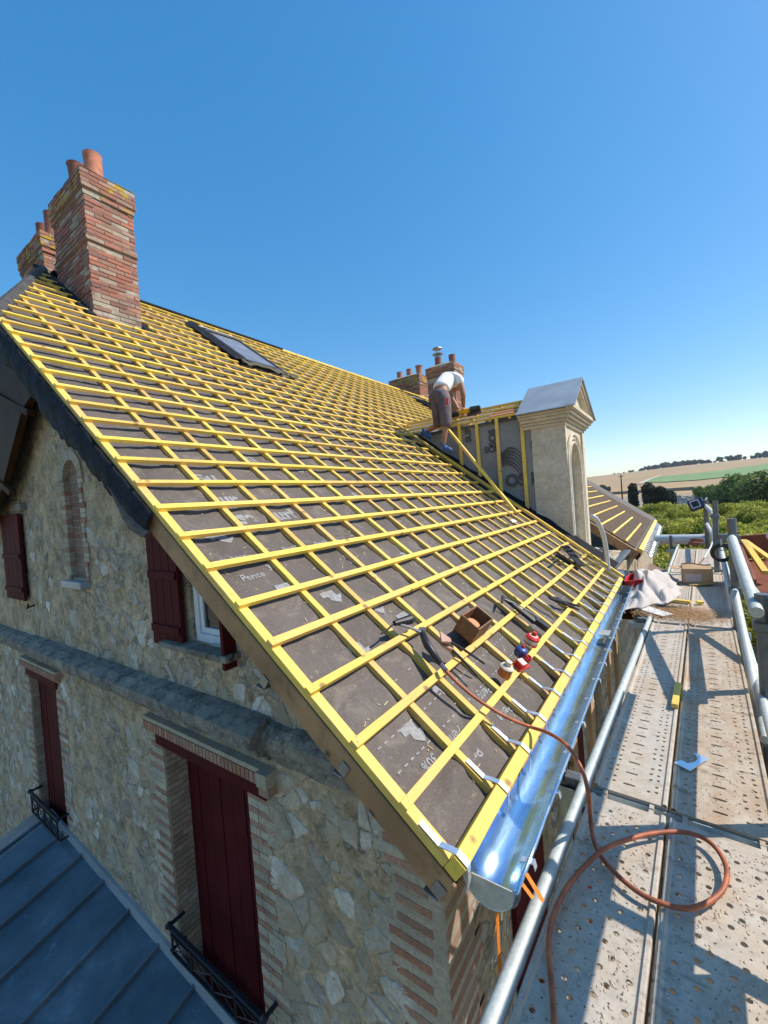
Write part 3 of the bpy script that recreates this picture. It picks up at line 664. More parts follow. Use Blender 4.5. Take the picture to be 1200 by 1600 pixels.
# chimney and roof window footprints (k0,k1,y0,y1) cut the battens
CUTS = [(23.7, 40, 2.13, 2.80), (21.9, 28.2, 3.82, 4.80), (26.2, 40, 11.0, 11.9)]
nbat = 0
def spans(k, a, b):
    ss = [(a, b)]
    for (k0, k1, y0, y1) in CUTS:
        if k0 <= k <= k1:
            ns = []
            for (p, q) in ss:
                if q <= y0 or p >= y1: ns.append((p, q)); continue
                if p < y0: ns.append((p, y0))
                if q > y1: ns.append((y1, q))
            ss = ns
    return ss
ends_extra = {1: -0.10, 2: 0.02, 3: 0.0, 4: -0.06, 5: 0.05, 6: 0.05, 7: 0.12, 8: 0.15, 9: 0.1, 10: 0.1, 11: 0.1, 12: 0.1, 13: 0.12, 14: 0.1}
def batten(k, a, b, wob=True):
    global nbat
    # split into lengths that butt end to end
    y = a
    while y < b - 0.01:
        e = min(b, y + 4.0 + rnd.uniform(-0.7, 0.7)) if b - y > 5.2 else b
        mb = MB(); dk_ = rnd.uniform(-0.025, 0.025); dk2 = rnd.uniform(-0.025, 0.025)
        p = rf(k + dk_, y + 0.001, NB - T_B / 2 + rnd.uniform(0, 0.0015)); q = rf(k + dk2, e - 0.001, NB - T_B / 2 + rnd.uniform(0, 0.0015))
        nseg = max(1, int((e - y) / 0.8)); w2 = 0.0175 + rnd.uniform(-0.0012, 0.0012)
        vs = []; fs = []
        for s in range(nseg + 1):
            c0 = p.lerp(q, s / nseg) + U * (rnd.uniform(-0.003, 0.003) if 0 < s < nseg else 0)
            for (du, dn) in ((-w2, -T_B / 2), (w2, -T_B / 2), (w2, T_B / 2), (-w2, T_B / 2)): vs.append(c0 + U * du + N * dn)
        for s in range(nseg):
            for j in range(4): fs.append((s * 4 + j, s * 4 + (j + 1) % 4, (s + 1) * 4 + (j + 1) % 4, (s + 1) * 4 + j))
        fs += [(3, 2, 1, 0), tuple(nseg * 4 + j for j in range(4))]
        mb.add(vs, fs)
        if k < 15 and y < 6:
            for cy_ in CBY:
                if y < cy_ + 0.018 < e - 0.01:
                    for dd in (-0.006, 0.007):
                        c0 = rf(k + dd / G + rnd.uniform(-.02, .02), cy_ + 0.018 + dd * 0.6 + rnd.uniform(-.004, .004), NB + 0.0012)
                        mb.add([c0 + U * (0.0026 * math.cos(t)) + Yv * (0.0026 * math.sin(t)) for t in (0, 1.05, 2.1, 3.14, 4.19, 5.24)], [(0, 1, 2, 3, 4, 5)], m=1)
        mb.build('batten', [M['yellow'], M['steel_dark']], house, bevel=0.0012 if y < 7 and k < 16 else 0); nbat += 1
        y = e
for k in range(1, 31):
    for (a, b) in spans(k, yleft(k) - (0.012 if k < 19 else 0) + rnd.uniform(-0.006, 0.006), (5.78 + ends_extra.get(k, 0)) if k <= 14 else 17.0): batten(k, a, b)
for k in range(1, 9): batten(k, 8.6, 12.2 + 0.3 * k)
# counter battens
for i, y in enumerate(CBY):
    kk = 0.24
    for (y0, y1, ka, kb) in ([(0, 6.05, kk, KR)] if y < 6.05 else [(6.05, 20, 14.4, KR)]):
        if y < 2.2: kb = 19.4 + (y - 1.1) / 1.1 * (KR - 19.4) if y > 1.1 else 19.6
        segs = [(ka, kb)]
        for (k0, k1, c0, c1) in CUTS:
            if c0 - 0.02 < y < c1:
                segs = [s for p, q in segs for s in ((p, min(q, k0)), (max(p, k1), q)) if s[1] - s[0] > 0.3]
        for (p, q) in segs:
            mb = MB(); dy = rnd.uniform(-0.01, 0.01) if i else 0; dy2 = rnd.uniform(-0.012, 0.012) if i else 0
            w2 = 0.036 if i else 0.045
            a = rf(p, y + dy, NCn - T_C); mb.obox(a, Yv * w2, U * ((q - p) * G) + Yv * (dy2 - dy), N * T_C); mb.build('counter_batten', M['yellow_rafter'], house, bevel=0.0012 if y < 5 else 0)
mb = MB()
for j in range(50):   # ribs of the dark underlay seen beyond the dormer
    y = 8.66 + j * 0.13; mb.rbox(0.3, 14.2, y, y + 0.06, NM + 0.003, NCn - 0.002)
mb.build('underlay_ribs', simple('brown_lath', (0.20, 0.14, 0.09), 0.9, 0, 0.3, 20), house)
mb = MB(); mb.rbox(-0.1, 14.2, 8.53, 8.60, NM - 0.14, NM + 0.005); mb.build('barge_rafter', M['brown_wood'], house)
# eave timber
mb = MB(); mb.rbox(0.045, 0.235, 1.098, 5.70, NM + 0.004, 0.014); mb.build('eave_timber', M['yellow'], house, bevel=0.002)
mb = MB(); mb.rbox(-0.22, 0.10, 8.56, 15.5, NM + 0.004, 0.01); mb.build('eave_timber', M['yellow'], house, bevel=0.002)
# rake: black line and old brown barge rafter, bracket clips
mb = MB(); mb.rbox(0.0, 8.2, 1.101, 1.155, NM - 0.112, NM - 0.012)
mb.build('barge_rafter', M['brown_wood'], house, bevel=0.004, label='old brown barge rafter bared at the foot of the gable')
mb = MB(); mb.rbox(0.02, 20, 1.112, 1.16, NM - 0.012, NM - 0.001); mb.build('membrane_edge', M['black_flash'], house)
mb = MB(); mb.rbox(-0.03, 0.04, 1.14, 5.70, NM - 0.11, NM - 0.005); mb.build('fascia_board', M['brown_wood'], house, bevel=0.003)
for q in ((533, 1197), (680, 1385), (410, 1062)):
    p = ony(*q, 1.098); mb = MB()
    mb.obox(p + V((-0.02, 0, -0.015)), U * -0.04, (0, -0.004, 0), N * 0.05); mb.obox(p + V((-0.045, -0.004, -0.035)), (0.05, 0, -0.01), (0, 0.06, 0), (0, 0, 0.006))
    mb.build('rafter_clip', M['steel'], house, bevel=0.001)
# black membrane flap hanging over the rake
def flap(u, v):
    k = 8.0 + 12.2 * u; w_ = 0.10 + 0.012 * math.sin(u * 17) + 0.035 * mnoise.noise(V((u * 14, 0, 0))) + 0.025 * mnoise.noise(V((u * 45, 5, 0))) + 0.06 * min(1, u * 3)
    if u < 0.06: w_ *= 0.55 + u * 7
    p = rf(k, 1.098, NM + 0.004)
    return p + V((0, -0.012 - 0.03 * math.sin(v * 2.4) - 0.016 * mnoise.noise(V((u * 22, v * 2.5, 1))) + 0.02 * v, 0)) - N * (w_ * v * 1.15) - V((0, 0, 0.02 * v))
mb = MB(); mb.grid(flap, 90, 8); fl = mb.build('membrane_flap', M['black_flash'], house, smooth=True)
s_ = fl.modifiers.new('solid', 'SOLIDIFY'); s_.thickness = 0.004
def flap2(u, v):
    k = 7.9 + 1.9 * u; p = rf(k, 1.085, NM - 0.085 - 0.03 * math.sin(u * 3.1))
    return p + V((0, -0.012 - 0.016 * math.sin(v * 3.1) + 0.012 * mnoise.noise(V((u * 7, v * 2, 4))), 0)) - N * (v * 0.055 * (0.4 + math.sin(3.1 * min(1, u + .1))))
mb = MB(); mb.grid(flap2, 26, 8); fl = mb.build('membrane_flap', M['membrane'], house, smooth=True, label='torn grey edge of membrane under the rake'); s_ = fl.modifiers.new('solid', 'SOLIDIFY'); s_.thickness = 0.003
# dark brace of the overhanging half hip
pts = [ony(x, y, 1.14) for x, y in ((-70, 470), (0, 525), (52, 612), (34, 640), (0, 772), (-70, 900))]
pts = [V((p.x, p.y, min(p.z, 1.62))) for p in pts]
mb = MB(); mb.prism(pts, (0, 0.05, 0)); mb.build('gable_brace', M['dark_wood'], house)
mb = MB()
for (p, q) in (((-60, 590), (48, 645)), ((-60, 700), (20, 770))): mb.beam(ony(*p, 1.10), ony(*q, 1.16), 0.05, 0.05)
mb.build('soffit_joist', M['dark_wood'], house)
# printing on the membrane
def text_mesh(txt, size, o, right, up, nrm, bold=0.0, ext=0.0006):
    cu = bpy.data.curves.new('lettering', 'FONT'); cu.body = txt; cu.size = size; cu.extrude = ext; cu.offset = bold
    ob = bpy.data.objects.new('lettering', cu); COL.objects.link(ob)
    dg = bpy.context.evaluated_depsgraph_get(); me = bpy.data.meshes.new_from_object(ob.evaluated_get(dg))
    bpy.data.objects.remove(ob)
    m = Matrix.Identity(4)
    for i, vv in enumerate((right, up, nrm)): m[0][i], m[1][i], m[2][i] = vv
    m.translation = o; me.transform(m)
    return [v.co.copy() for v in me.vertices], [tuple(p.vertices) for p in me.polygons]
def drape_pt(v, e=0.0022):
    d = v - P0; k = d.dot(U) / G + 1; return rf(k, v.y, NM + sag(k, v.y) + e + 0.3 * (d.dot(N) - NM - 0.0125))
def put(txt, size, q, flip, bold=0.0):
    k, y = rk(*q); p = rf(k, y, NM + 0.0125)
    r_, u_ = (Yv, U) if not flip else (-Yv, -U)
    vs, fs = text_mesh(txt, size, p, r_, u_, N, bold)
    mb = MB(); mb.add([drape_pt(v) for v in vs], fs); mb.build('printed_word', M['print_light'], memb)
def dash(k, y0, y1):
    y = y0; mb = MB()
    while y < y1:
        mb.prism([drape_pt(rf(kk_, yy_, NM + 0.0125)) for kk_, yy_ in ((k - 0.012, y), (k - 0.012, y + 0.022), (k + 0.012, y + 0.022), (k + 0.012, y))], N * 0.0004); y += 0.045
    mb.build('printed_dashes', M['print_light'], memb)
for q, tx in (((687, 1160), '30%'), ((715, 1195), '30%'), ((725, 1120), 'Pente'), ((755, 1150), 'Pente'), ((768, 1060), 'Pente'), ((800, 1088), 'Pente')): put(tx, 0.062, q, True, 0.0012)
for q, tx in (((385, 895), 'Pente'), ((425, 880), '30%'), ((325, 872), 'Pente 30%'), ((500, 842), 'Pente 30%'), ((450, 850), 'Pente'), ((620, 808), 'Pente')): put(tx, 0.06, q, False, 0.001)
for q, tx in (((380, 806), 'se'), ((440, 800), 'uri'), ((315, 742), 'Su'), ((352, 776), 'ur'), ((555, 872), 'S'), ((470, 730), 'Sur'), ((640, 865), 'se'), ((600, 905), 'li'), ((385, 712), 'Sil'), ((700, 820), 'su'), ((770, 880), 'Si'), ((560, 770), 'ur'), ((640, 760), 'Su')): put(tx, 0.15, q, False, 0.007)
for k_, a_, b_ in ((1.33, 1.2, 2.7), (1.75, 1.2, 2.7), (6.3, 1.3, 4.4), (0.95, 2.0, 3.2), (1.4, 2.9, 5.2)): dash(k_, a_, b_)
def arrow(q, s=1.0):
    k, y = rk(*q); p = rf(k, y, NM + 0.010)
    pts = [(0, 0), (0.10, 0), (0.10, -0.05), (0.14, -0.05), (0.09, -0.11), (0.04, -0.07), (0.04, -0.04), (0, -0.04)]
    mb = MB(); mb.prism([drape_pt(p + Yv * (a * s) + U * (b * s) + N * 0.0025) for a, b in pts], N * 0.0005); mb.build('printed_arrow', M['print_light'], memb)
for q in ((632, 1128), (680, 1062), (432, 905), (505, 915), (625, 950), (330, 822), (302, 815), (520, 800), (548, 1000), (575, 935)): arrow(q, 0.9)
# folded plate pieces / scraps
# ---------------------------------------------------------------- gutter
gx0 = onz(735, 1352, -1.165).x; gx1 = onz(803, 1402, -1.195).x
rG = 0.100; gcx = -0.512; gz = -1.168; gy0, gy1 = 1.13, 5.75
def gprof(n=22, r=rG):
    out = [(gcx - r, gz + 0.05)]
    for i in range(n + 1):
        t = math.pi + math.pi * i / n; out.append((gcx + r * math.cos(t), gz + r * math.sin(t) * 1.05))
    for i in range(7):   # rolled front bead
        t = math.pi - 2 * math.pi * i / 7; out.append((gcx + r + 0.009 + 0.009 * math.cos(t), gz + 0.006 + 0.009 * math.sin(t)))
    return out
def gmap(x, y, z): q = y - gy0; s_ = 0.80 + 0.045 * q; return (gcx - 0.004 - 0.016 * q + (x - gcx) * s_, y, gz + 0.032 - 0.012 * q + (z - gz) * s_)
mb = MB(); pr = gprof(); L = 24; vs = []; fs = []; n = len(pr)
for i in range(L + 1):
    y = gy0 + (gy1 - gy0) * i / L; dx = 0.0015 * math.sin(i * 2.1)
    for (x, z) in pr: vs.append(gmap(x + dx, y, z))
for i in range(L):
    for j in range(n - 1): fs.append((i * n + j, i * n + j + 1, (i + 1) * n + j + 1, (i + 1) * n + j))
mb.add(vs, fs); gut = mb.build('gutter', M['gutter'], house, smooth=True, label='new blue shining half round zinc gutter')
s_ = gut.modifiers.new('solid', 'SOLIDIFY'); s_.thickness = 0.0025; s_.offset = 1
for yy in (gy0, gy1):
    mb = MB()
    ring = [gmap(gcx + rG * math.cos(math.pi + math.pi * i / 20), yy, gz + rG * 1.05 * math.sin(math.pi + math.pi * i / 20)) for i in range(21)]
    mb.prism([V(p) for p in ring], (0, 0.004, 0))
    mb.build('end_cap', simple('dull_end_cap', (0.46, 0.43, 0.35), 0.6, 0.1, 0.15), gut)
mb = MB(); mb.tube([gmap(gcx + (rG + 0.008) * math.cos(math.pi + math.pi * i / 20), gy0 + 0.02, gz + rG * 1.12 * math.sin(math.pi + math.pi * i / 20)) for i in range(21)], 0.008, 6); mb.build('rim_bead', M['steel_dark'], gut)
hk = [y + 0.005 for y in CBY if y < 5.7]
for i, y in enumerate(hk):
    mb = MB(); wd = 0.022; th_ = 0.0035; oy = rnd.uniform(-0.006, 0.006)
    path = [rf(0.74, 0, -T_B + 0.003), rf(0.42, 0, -T_B + 0.006), rf(0.25, 0, 0.012), rf(0.22, 0, 0.018), rf(0.06, 0, 0.018), rf(0.03, 0, 0.008)]
    path += [V((gcx - rG + 0.048, 0, gz + 0.025)), V((gcx - rG + 0.040, 0, gz - 0.015))]
    n_ = len(path); vs = []
    for j, p in enumerate(path):
        d = (path[min(j + 1, n_ - 1)] - path[max(j - 1, 0)]).normalized(); up = Yv.cross(d); up = up if up.z > 0 else -up
        for (yy, uu) in ((0, 0), (wd, 0), (wd, th_), (0, th_)): vs.append(V((p.x, y + oy + yy, p.z)) + up * uu)
    fs = [(j * 4 + a, j * 4 + (a + 1) % 4, (j + 1) * 4 + (a + 1) % 4, (j + 1) * 4 + a) for j in range(n_ - 1) for a in range(4)] + [(3, 2, 1, 0), tuple((n_ - 1) * 4 + a for a in range(4))]
    mb.add(vs, fs)
    mb.build('gutter_hook', M['hook'], gut); mb = MB(); a = V(gmap(gcx + rG - 0.022, y + 0.14, gz - 0.004)); mb.obox(a, (0.042, 0, 0.008), (0, wd, 0), (0, 0, 0.004)); mb.obox(a + V((0.042, 0, 0.004)), (0.004, 0, -0.016), (0, wd, 0), (0, 0, 0.006))
    mb.build('front_clip', M['hook'], gut)
mb = MB(); mb.box(gcx - 0.06, gcx + 0.015, 3.72, 3.86, gz - 0.02, gz - 0.014); mb.obox((gcx - 0.075, 3.70, gz - 0.085), (0.10, 0, 0.02), (0, 0.12, 0), (0, 0, 0.003)); mb.build('joint_plate', M['lead'], gut)
for j in range(24): # wire springs of hooks along the far eave
    mb = MB(); y = 8.6 + j * 0.26; c0 = rf(-0.25, y, 0.0); mb.tube([c0 + V((-0.02, 0, 0.02)), c0 + V((0.05, 0, 0.0)), c0 + V((0.075, 0, -0.07)), c0 + V((0.13, 0, -0.12)), c0 + V((0.17, 0, -0.05))], 0.011, 6); mb.build('gutter_hook', M['hook'], house)
# ---------------------------------------------------------------- chimneys
def brick_stack(mb, x0, x1, y0, y1, z0, z1, h=0.062, L=0.20, jitter=0.006, pal=None, mort=(0.36, 0.32, 0.26)):
    pal = pal or [(0.36, 0.13, 0.085), (0.40, 0.15, 0.10), (0.28, 0.11, 0.08), (0.42, 0.18, 0.12), (0.26, 0.12, 0.10), (0.35, 0.19, 0.13), (0.36, 0.13, 0.085), (0.36, 0.26, 0.19)]
    e = 0.006
    mb.box(x0 + e, x1 - e, y0 + e, y1 - e, z0, z1 - 0.004, m=1)
    z = z0; i = 0
    while z < z1 - 0.01:
        zz = min(z + h, z1)
        for (p0, p1, fix, ax) in ((x0, x1, y0, 'y0'), (x0, x1, y1, 'y1'), (y0, y1, x0, 'x0'), (y0, y1, x1, 'x1')):
            s = p0 - (L / 2 if i % 2 else 0)
            while s < p1:
                a, b = max(s, p0) + 0.004, min(s + L, p1) - 0.004
                if b - a > 0.02:
                    c = jit(rnd.choice(pal), 0.2); pr_ = rnd.uniform(-0.003, jitter)
                    if rnd.random() < 0.10 + (0.4 * max(0, 1 - (z - z0) / 0.9) if z1 - z0 > 0.6 else 0): c = jit((0.44, 0.38, 0.29)); pr_ -= 0.004
                    if rnd.random() < 0.05: pr_ -= 0.02
                    za, zb_ = z + 0.005 + rnd.uniform(0, .002), zz - 0.004 - rnd.uniform(0, .002)
                    if ax == 'y0': mb.box(a, b, y0 - pr_, y0 + 0.03, za, zb_, c=c)
                    elif ax == 'y1': mb.box(a, b, y1 - 0.03, y1 + pr_, za, zb_, c=c)
                    elif ax == 'x0': mb.box(x0 - pr_, x0 + 0.03, a, b, za, zb_, c=c)
                    else: mb.box(x1 - 0.03, x1 + pr_, a, b, za, zb_, c=c)
                s += L
        z += h; i += 1
def chimney(x0, x1, y0, y1, z0, z1, lab, pots, cap=0.28, band=0.95, h=0.062, L=0.2, wth=True):
    mb = MB()
    brick_stack(mb, x0, x1, y0, y1, z0, z1 - cap, h, L)
    def ring(za, zb_, o_): brick_stack(mb, x0 - o_, x1 + o_, y0 - o_, y1 + o_, za, zb_, h, L)
    if band: ring(z1 - band, z1 - band + h * 1.3, 0.018)
    ring(z1 - cap, z1 - cap + h * 1.4, 0.014); ring(z1 - cap + h * 1.4, z1 - h * 0.7, 0.030)
    # weathered mortar crown
    o_ = 0.026; n_ = 8
    def crown(u, v):
        x = x0 - o_ + (x1 - x0 + 2 * o_) * u; y = y0 - o_ + (y1 - y0 + 2 * o_) * v
        ed = min(u, 1 - u, v, 1 - v); return (x, y, z1 - h * 0.75 + min(0.09, ed * 0.42) + 0.012 * mnoise.noise(V((x * 9, y * 9, 0))))
    mb.grid(crown, 14, 10, m=1)
    o = mb.build('chimney', [M['brick'], M['mortar']], house, label=lab)
    for (u, v, r, hh, mat, fl) in pots:
        px_, py_ = x0 + (x1 - x0) * u, y0 + (y1 - y0) * v; mb = MB()
        prof = [(r * 1.05, -0.03), (r, 0.04), (r * 0.97, hh * 0.5), (r * (0.98 if not fl else 1.12), hh * 0.93), (r * (1.03 if not fl else 1.25), hh), (r * 0.78, hh), (r * 0.75, hh - 0.06), (r * 0.1, hh - 0.07)]
        mb.lathe((px_, py_, z1 - 0.01), prof, n=18); p_ = mb.build('chimney_pot', mat, o, smooth=False); flat_smooth(p_)
        if fl == 2: pass
    return o
chimney(-6.36, -5.42, 2.19, 2.73, 2.2, 4.17, 'tall weathered brick chimney with yellow lichen, its foot cutting the battens', [(0.84, 0.36, 0.10, 0.30, M['pot'], 0), (0.34, 0.36, 0.085, 0.42, M['pot_dark'], 1)], cap=0.33, band=0.86, h=0.052, L=0.19)
chimney(-7.95, -7.02, 2.27, 2.80, 2.2, 4.17, 'lower brick chimney behind the ridge at far left', [(0.90, 0.3, 0.085, 0.33, M['pot_dark'], 0), (0.55, 0.3, 0.085, 0.3, M['pot_dark'], 0)], cap=0.32, band=0, h=0.052)
mb = MB(); mb.obox(rf(23.5, 2.08, NM + 0.004), Yv * 0.10, U * 1.9, N * 0.05); mb.obox(rf(23.6, 2.72, NM + 0.004), Yv * 0.12, U * 0.8, N * 0.035)
mb.build('chimney_flashing', M['black_flash'], house, bevel=0.01)
# rear pair
yA = 11.2
A1 = ony(710, 572, yA); A2 = ony(667, 572, yA)
A2x = ony(668, 600, yA).x; A1x = ony(711, 600, yA).x; ztA = ony(709, 562, yA).z
rearA = chimney(A2x, A1x, yA, yA + 0.62, 1.5, ztA, 'brick chimney with a steel cowl behind the bending worker', [(0.80, 0.5, 0.10, 0.27, M['pot_dark'], 0), (0.28, 0.5, 0.10, 0.30, M['pot_dark'], 0)], cap=0.36, band=0, h=0.07, L=0.22)
pp = V((A2x + (A1x - A2x) * 0.28, yA + 0.31, ztA + 0.28)); mb = MB()
mb.lathe(pp, [(0.08, 0), (0.08, 0.10)], n=14); mb.lathe(pp + V((0, 0, 0.10)), [(0.15, 0), (0.16, 0.02), (0.07, 0.05)], n=14)
for a in (0, 2.1, 4.2): mb.tube([pp + V((0.07 * math.cos(a), 0.07 * math.sin(a), 0.1)), pp + V((0.07 * math.cos(a), 0.07 * math.sin(a), 0.30))], 0.008, 5)
mb.lathe(pp + V((0, 0, 0.27)), [(0.15, 0), (0.14, 0.03), (0.03, 0.07)], n=14)
mb.build('flue_cowl', M['steel'], rearA)
yB = 12.2
B2x = ony(609, 595, yB).x; B1x = ony(655, 595, yB).x; ztB = ony(654, 581, yB).z
chimney(B2x, B1x, yB, yB + 0.75, 2.0, ztB, 'wide brick chimney with three terracotta pots', [(0.16, 0.5, 0.10, 0.30, M['pot'], 0), (0.50, 0.5, 0.10, 0.31, M['pot'], 0), (0.84, 0.5, 0.105, 0.33, M['pot'], 1)], cap=0.40, band=0, h=0.07, L=0.22)
for (k0, k1, y0, y1) in ((24.5, 27.2, 10.6, 11.2), (23.5, 25.3, 11.2, 12.0)):
    mb = MB(); mb.rbox(k0, k1, y0, y1, 0.0, 0.05); mb.build('loose_flashing', M['black_flash'], house, bevel=0.01)
# ---------------------------------------------------------------- roof window
ka, kb, ya, yb = 22.4, 27.7, 3.95, 4.72
rw = MB()
rw.rbox(ka, kb, ya, ya + 0.09, NM, 0.045); rw.rbox(ka, kb, yb - 0.06, yb, NM, 0.038); rw.rbox(kb - 0.35, kb, ya + 0.09, yb - 0.06, NM, 0.05); rw.rbox(ka, ka + 0.25, ya + 0.09, yb - 0.06, NM, 0.035)
rwo = rw.build('roof_window', M['black'], house, bevel=0.006, label='dark framed roof window among the battens')
mb = MB(); mb.rbox(ka + 0.25, kb - 0.35, ya + 0.09, yb - 0.06, 0.01, 0.022); tg = NT('dusty_roof_glass'); fg = tg.noise(6, 5, 0.6)
M['dusty'] = tg.fin(tg.ramp(fg, [(0.3, (0.16, 0.17, 0.20)), (0.7, (0.26, 0.27, 0.30))]), 0.35, 0.2); mb.build('pane', M['dusty'], rwo)
mb = MB(); mb.rbox(kb, kb + 0.8, ya - 0.05, yb + 0.02, NM + 0.004, 0.02); mb.build('head_flashing', M['lead'], rwo, bevel=0.004)
def apron(u, v):
    y = ya - 0.12 + (yb - ya + 0.3) * u; k = ka - 0.1 - (0.65 + 0.25 * mnoise.noise(V((u * 6, 0, 3)))) * v
    return rf(k, y, 0.015 + 0.03 * math.sin(v * 3.0) + 0.018 * math.sin(u * 23 + 3 * math.sin(u * 9)) * v + 0.02 * mnoise.noise(V((u * 8, v * 3, 0))))
mb = MB(); mb.grid(apron, 40, 8); tt_ = simple('old_lead_apron', (0.07, 0.055, 0.03), 0.7, 0, 0.5, 12, 0.6, 0.02); ao = mb.build('apron_flashing', tt_, rwo, smooth=True); s_ = ao.modifiers.new('s', 'SOLIDIFY'); s_.thickness = 0.006
def sidefl(u, v):
    k = ka - 0.2 + (kb - ka + 0.7) * u; y = ya - 0.01 - 0.15 * v
    return rf(k, y, 0.01 + 0.05 * (1 - v) + 0.02 * mnoise.noise(V((k * 2, v * 3, 2))))
mb = MB(); mb.grid(sidefl, 40, 5); ao = mb.build('side_flashing', M['black_flash'], rwo, smooth=True); s_ = ao.modifiers.new('s', 'SOLIDIFY'); s_.thickness = 0.005
# ---------------------------------------------------------------- dormer
YD0, YD1, XF, XB = 6.2, 7.58, -1.22, -1.66
ZC = 0.93
mb = MB()
# side walls and front with an arched opening
oy0, oy1, oz0, ozs = 6.36, 7.12, -0.95, 0.30; oc = (oy0 + oy1) / 2; orr = (oy1 - oy0) / 2
mb.box(XB, XF, YD0, oy0, -1.5, ZC); mb.box(XB, XF, oy1, YD1, -1.5, ZC); mb.box(XB, XF, oy0, oy1, -1.5, oz0)
na = 14; arc = [(oc - orr * math.cos(math.pi * i / na), ozs + orr * math.sin(math.pi * i / na)) for i in range(na + 1)]
for i in range(na):
    (a, za), (b, zb_) = arc[i], arc[i + 1]
    mb.hexa([(XB, a, za), (XF, a, za), (XF, b, zb_), (XB, b, zb_), (XB, a, ZC), (XF, a, ZC), (XF, b, ZC), (XB, b, ZC)])
mb.box(XF - 0.001, XF + 0.02, YD0 - 0.006, YD0 + 0.05, -1.5, ZC); mb.box(XF - 0.001, XF + 0.03, YD1 - 0.16, YD1 + 0.01, -1.5, ZC)
dorm = mb.build('dormer', M['lime'], house, label='limestone dormer with arched opening and pediment')
for r_, px_, w_ in ((orr + 0.025, 0.045, 0.03), (orr + 0.085, 0.035, 0.03), (orr + 0.14, 0.05, 0.035)):
    mb = MB(); pts = [V((XF + px_ / 2, oc - r_, oz0))] + [V((XF + px_ / 2, oc - r_ * math.cos(math.pi * i / 18), ozs + r_ * math.sin(math.pi * i / 18))) for i in range(19)] + [V((XF + px_ / 2, oc + r_, oz0))]
    mb.tube(pts, w_ / 1.6, 8); mb.build('arch_moulding', M['lime'], dorm)
mb = MB(); mb.box(XF - 0.13, XF - 0.09, oy0 - 0.0, oy1 + 0.0, -1.2, ozs + orr * 0.98); mb.build('opening_infill', M['lime'], dorm)
mb = MB()
for (ox, z0, z1) in ((0.03, ZC - 0.02, ZC + 0.025), (0.06, ZC + 0.025, ZC + 0.065), (0.095, ZC + 0.065, ZC + 0.11), (0.13, ZC + 0.11, ZC + 0.15), (0.155, ZC + 0.15, ZC + 0.185)):
    mb.box(XB - 0.10 - 0.3 * ox, XF + ox, YD0 - ox, YD1 + ox, z0, z1 - 0.001)
mb.build('moulded_cornice', M['lime'], dorm, bevel=0.006)
zE = ZC + 0.185; apz = ony(905, 592, 6.80).z
XPF = XF + 0.15; XPB = XB - 0.14; ye0, ye1, ym = YD0 - 0.19, YD1 + 0.12, 6.72
apz = onx(905, 593, XPF).z
mb = MB(); mb.prism([(XPB, ye0 + 0.03, zE), (XPB, ye1 - 0.03, zE), (XPB, ym, apz - 0.06)], (XPF - XPB - 0.07, 0, 0)); mb.build('pediment', M['lime'], dorm)
mb = MB()
for s, ye in ((1, ye0), (-1, ye1)):
    d = V((0, ym - ye, apz - zE)).normalized(); nn = V((0, -d.z * s, d.y * s)) if s == 1 else V((0, d.z, -d.y)); 
    if nn.z < 0: nn = -nn
    a = V((XPF - 0.08, ye, zE)); b = V((XPF - 0.08, ym, apz))
    mb.prism([a, b, b - Zv * 0.11, a + V((0, s * 0.12, 0.0))], (0.08, 0, 0))
    mb.prism([a + V((0.08, 0, 0)), b + V((0.08, 0, 0)), b + V((0.08, 0, -0.05)), a + V((0.08, s * 0.05, 0))], (0.025, 0, 0))
mb.box(XPF - 0.08, XPF + 0.02, ye0, ye1, zE - 0.02, zE + 0.035)
mb.build('pediment_rim', M['lime'], dorm, bevel=0.004)
mb = MB()
for s, ye in ((1, ye0), (-1, ye1)):
    ov = 0.03; d = V((0, ym - ye, apz - zE)).normalized()
    a = V((XPB, ye, zE)) - d * ov; b = V((XPB, ym, apz))
    mb.prism([a + V((0, 0, 0.012)), b + V((0, 0, 0.012)), b + V((0, 0, 0.026)), a + V((0, 0, 0.026))], (XPF - XPB + 0.05, 0, 0))
mb.build('lead_roof', M['lead'], dorm)
# membrane clad cheek
zt_ = 1.12
def xr(z, off): return clipx(z, off)
mb = MB()
cheek = [(XB, zt_), (XB, ztop(XB, NM) + 0.02)]
zroofXB = ztop(XB, NM); xt = clipx(zt_, NM)
def cheekf(u, v):
    x = XB + (xt - XB) * u; zb_ = ztop(x, NM) + 0.01; z = zb_ + (zt_ - zb_) * v
    return (x, YD0 + 0.02 + 0.010 * mnoise.noise(V((x * 5, z * 4, 0))), z)
mb.grid(cheekf, 40, 20)
ck = mb.build('cheek_membrane', M['membrane_grey'], house, smooth=True, label='grey printed membrane on the cheek of the dormer')
for tx, q, sz, rot in (('SOS', (775, 697), 0.15, 1), ('SUP', (736, 690), 0.13, 1), ('SOS', (757, 708), 0.13, 0), ('OS IL', (790, 760), 0.24, 0), ('SU', (829, 700), 0.12, 0), ('. S', (832, 750), 0.16, 0)):
    p = ony(q[0], q[1], YD0 - 0.0); r_, u_ = (Xv, Zv) if not rot else (Zv, -Xv)
    vs, fs = text_mesh(tx, sz, V((p.x, YD0 + 0.004, p.z)), r_, u_, -Yv, sz * 0.045); mb = MB(); mb.add(vs, fs); mb.build('printed_word', M['print_dark'], ck)
p = ony(795, 712, YD0); mb = MB()
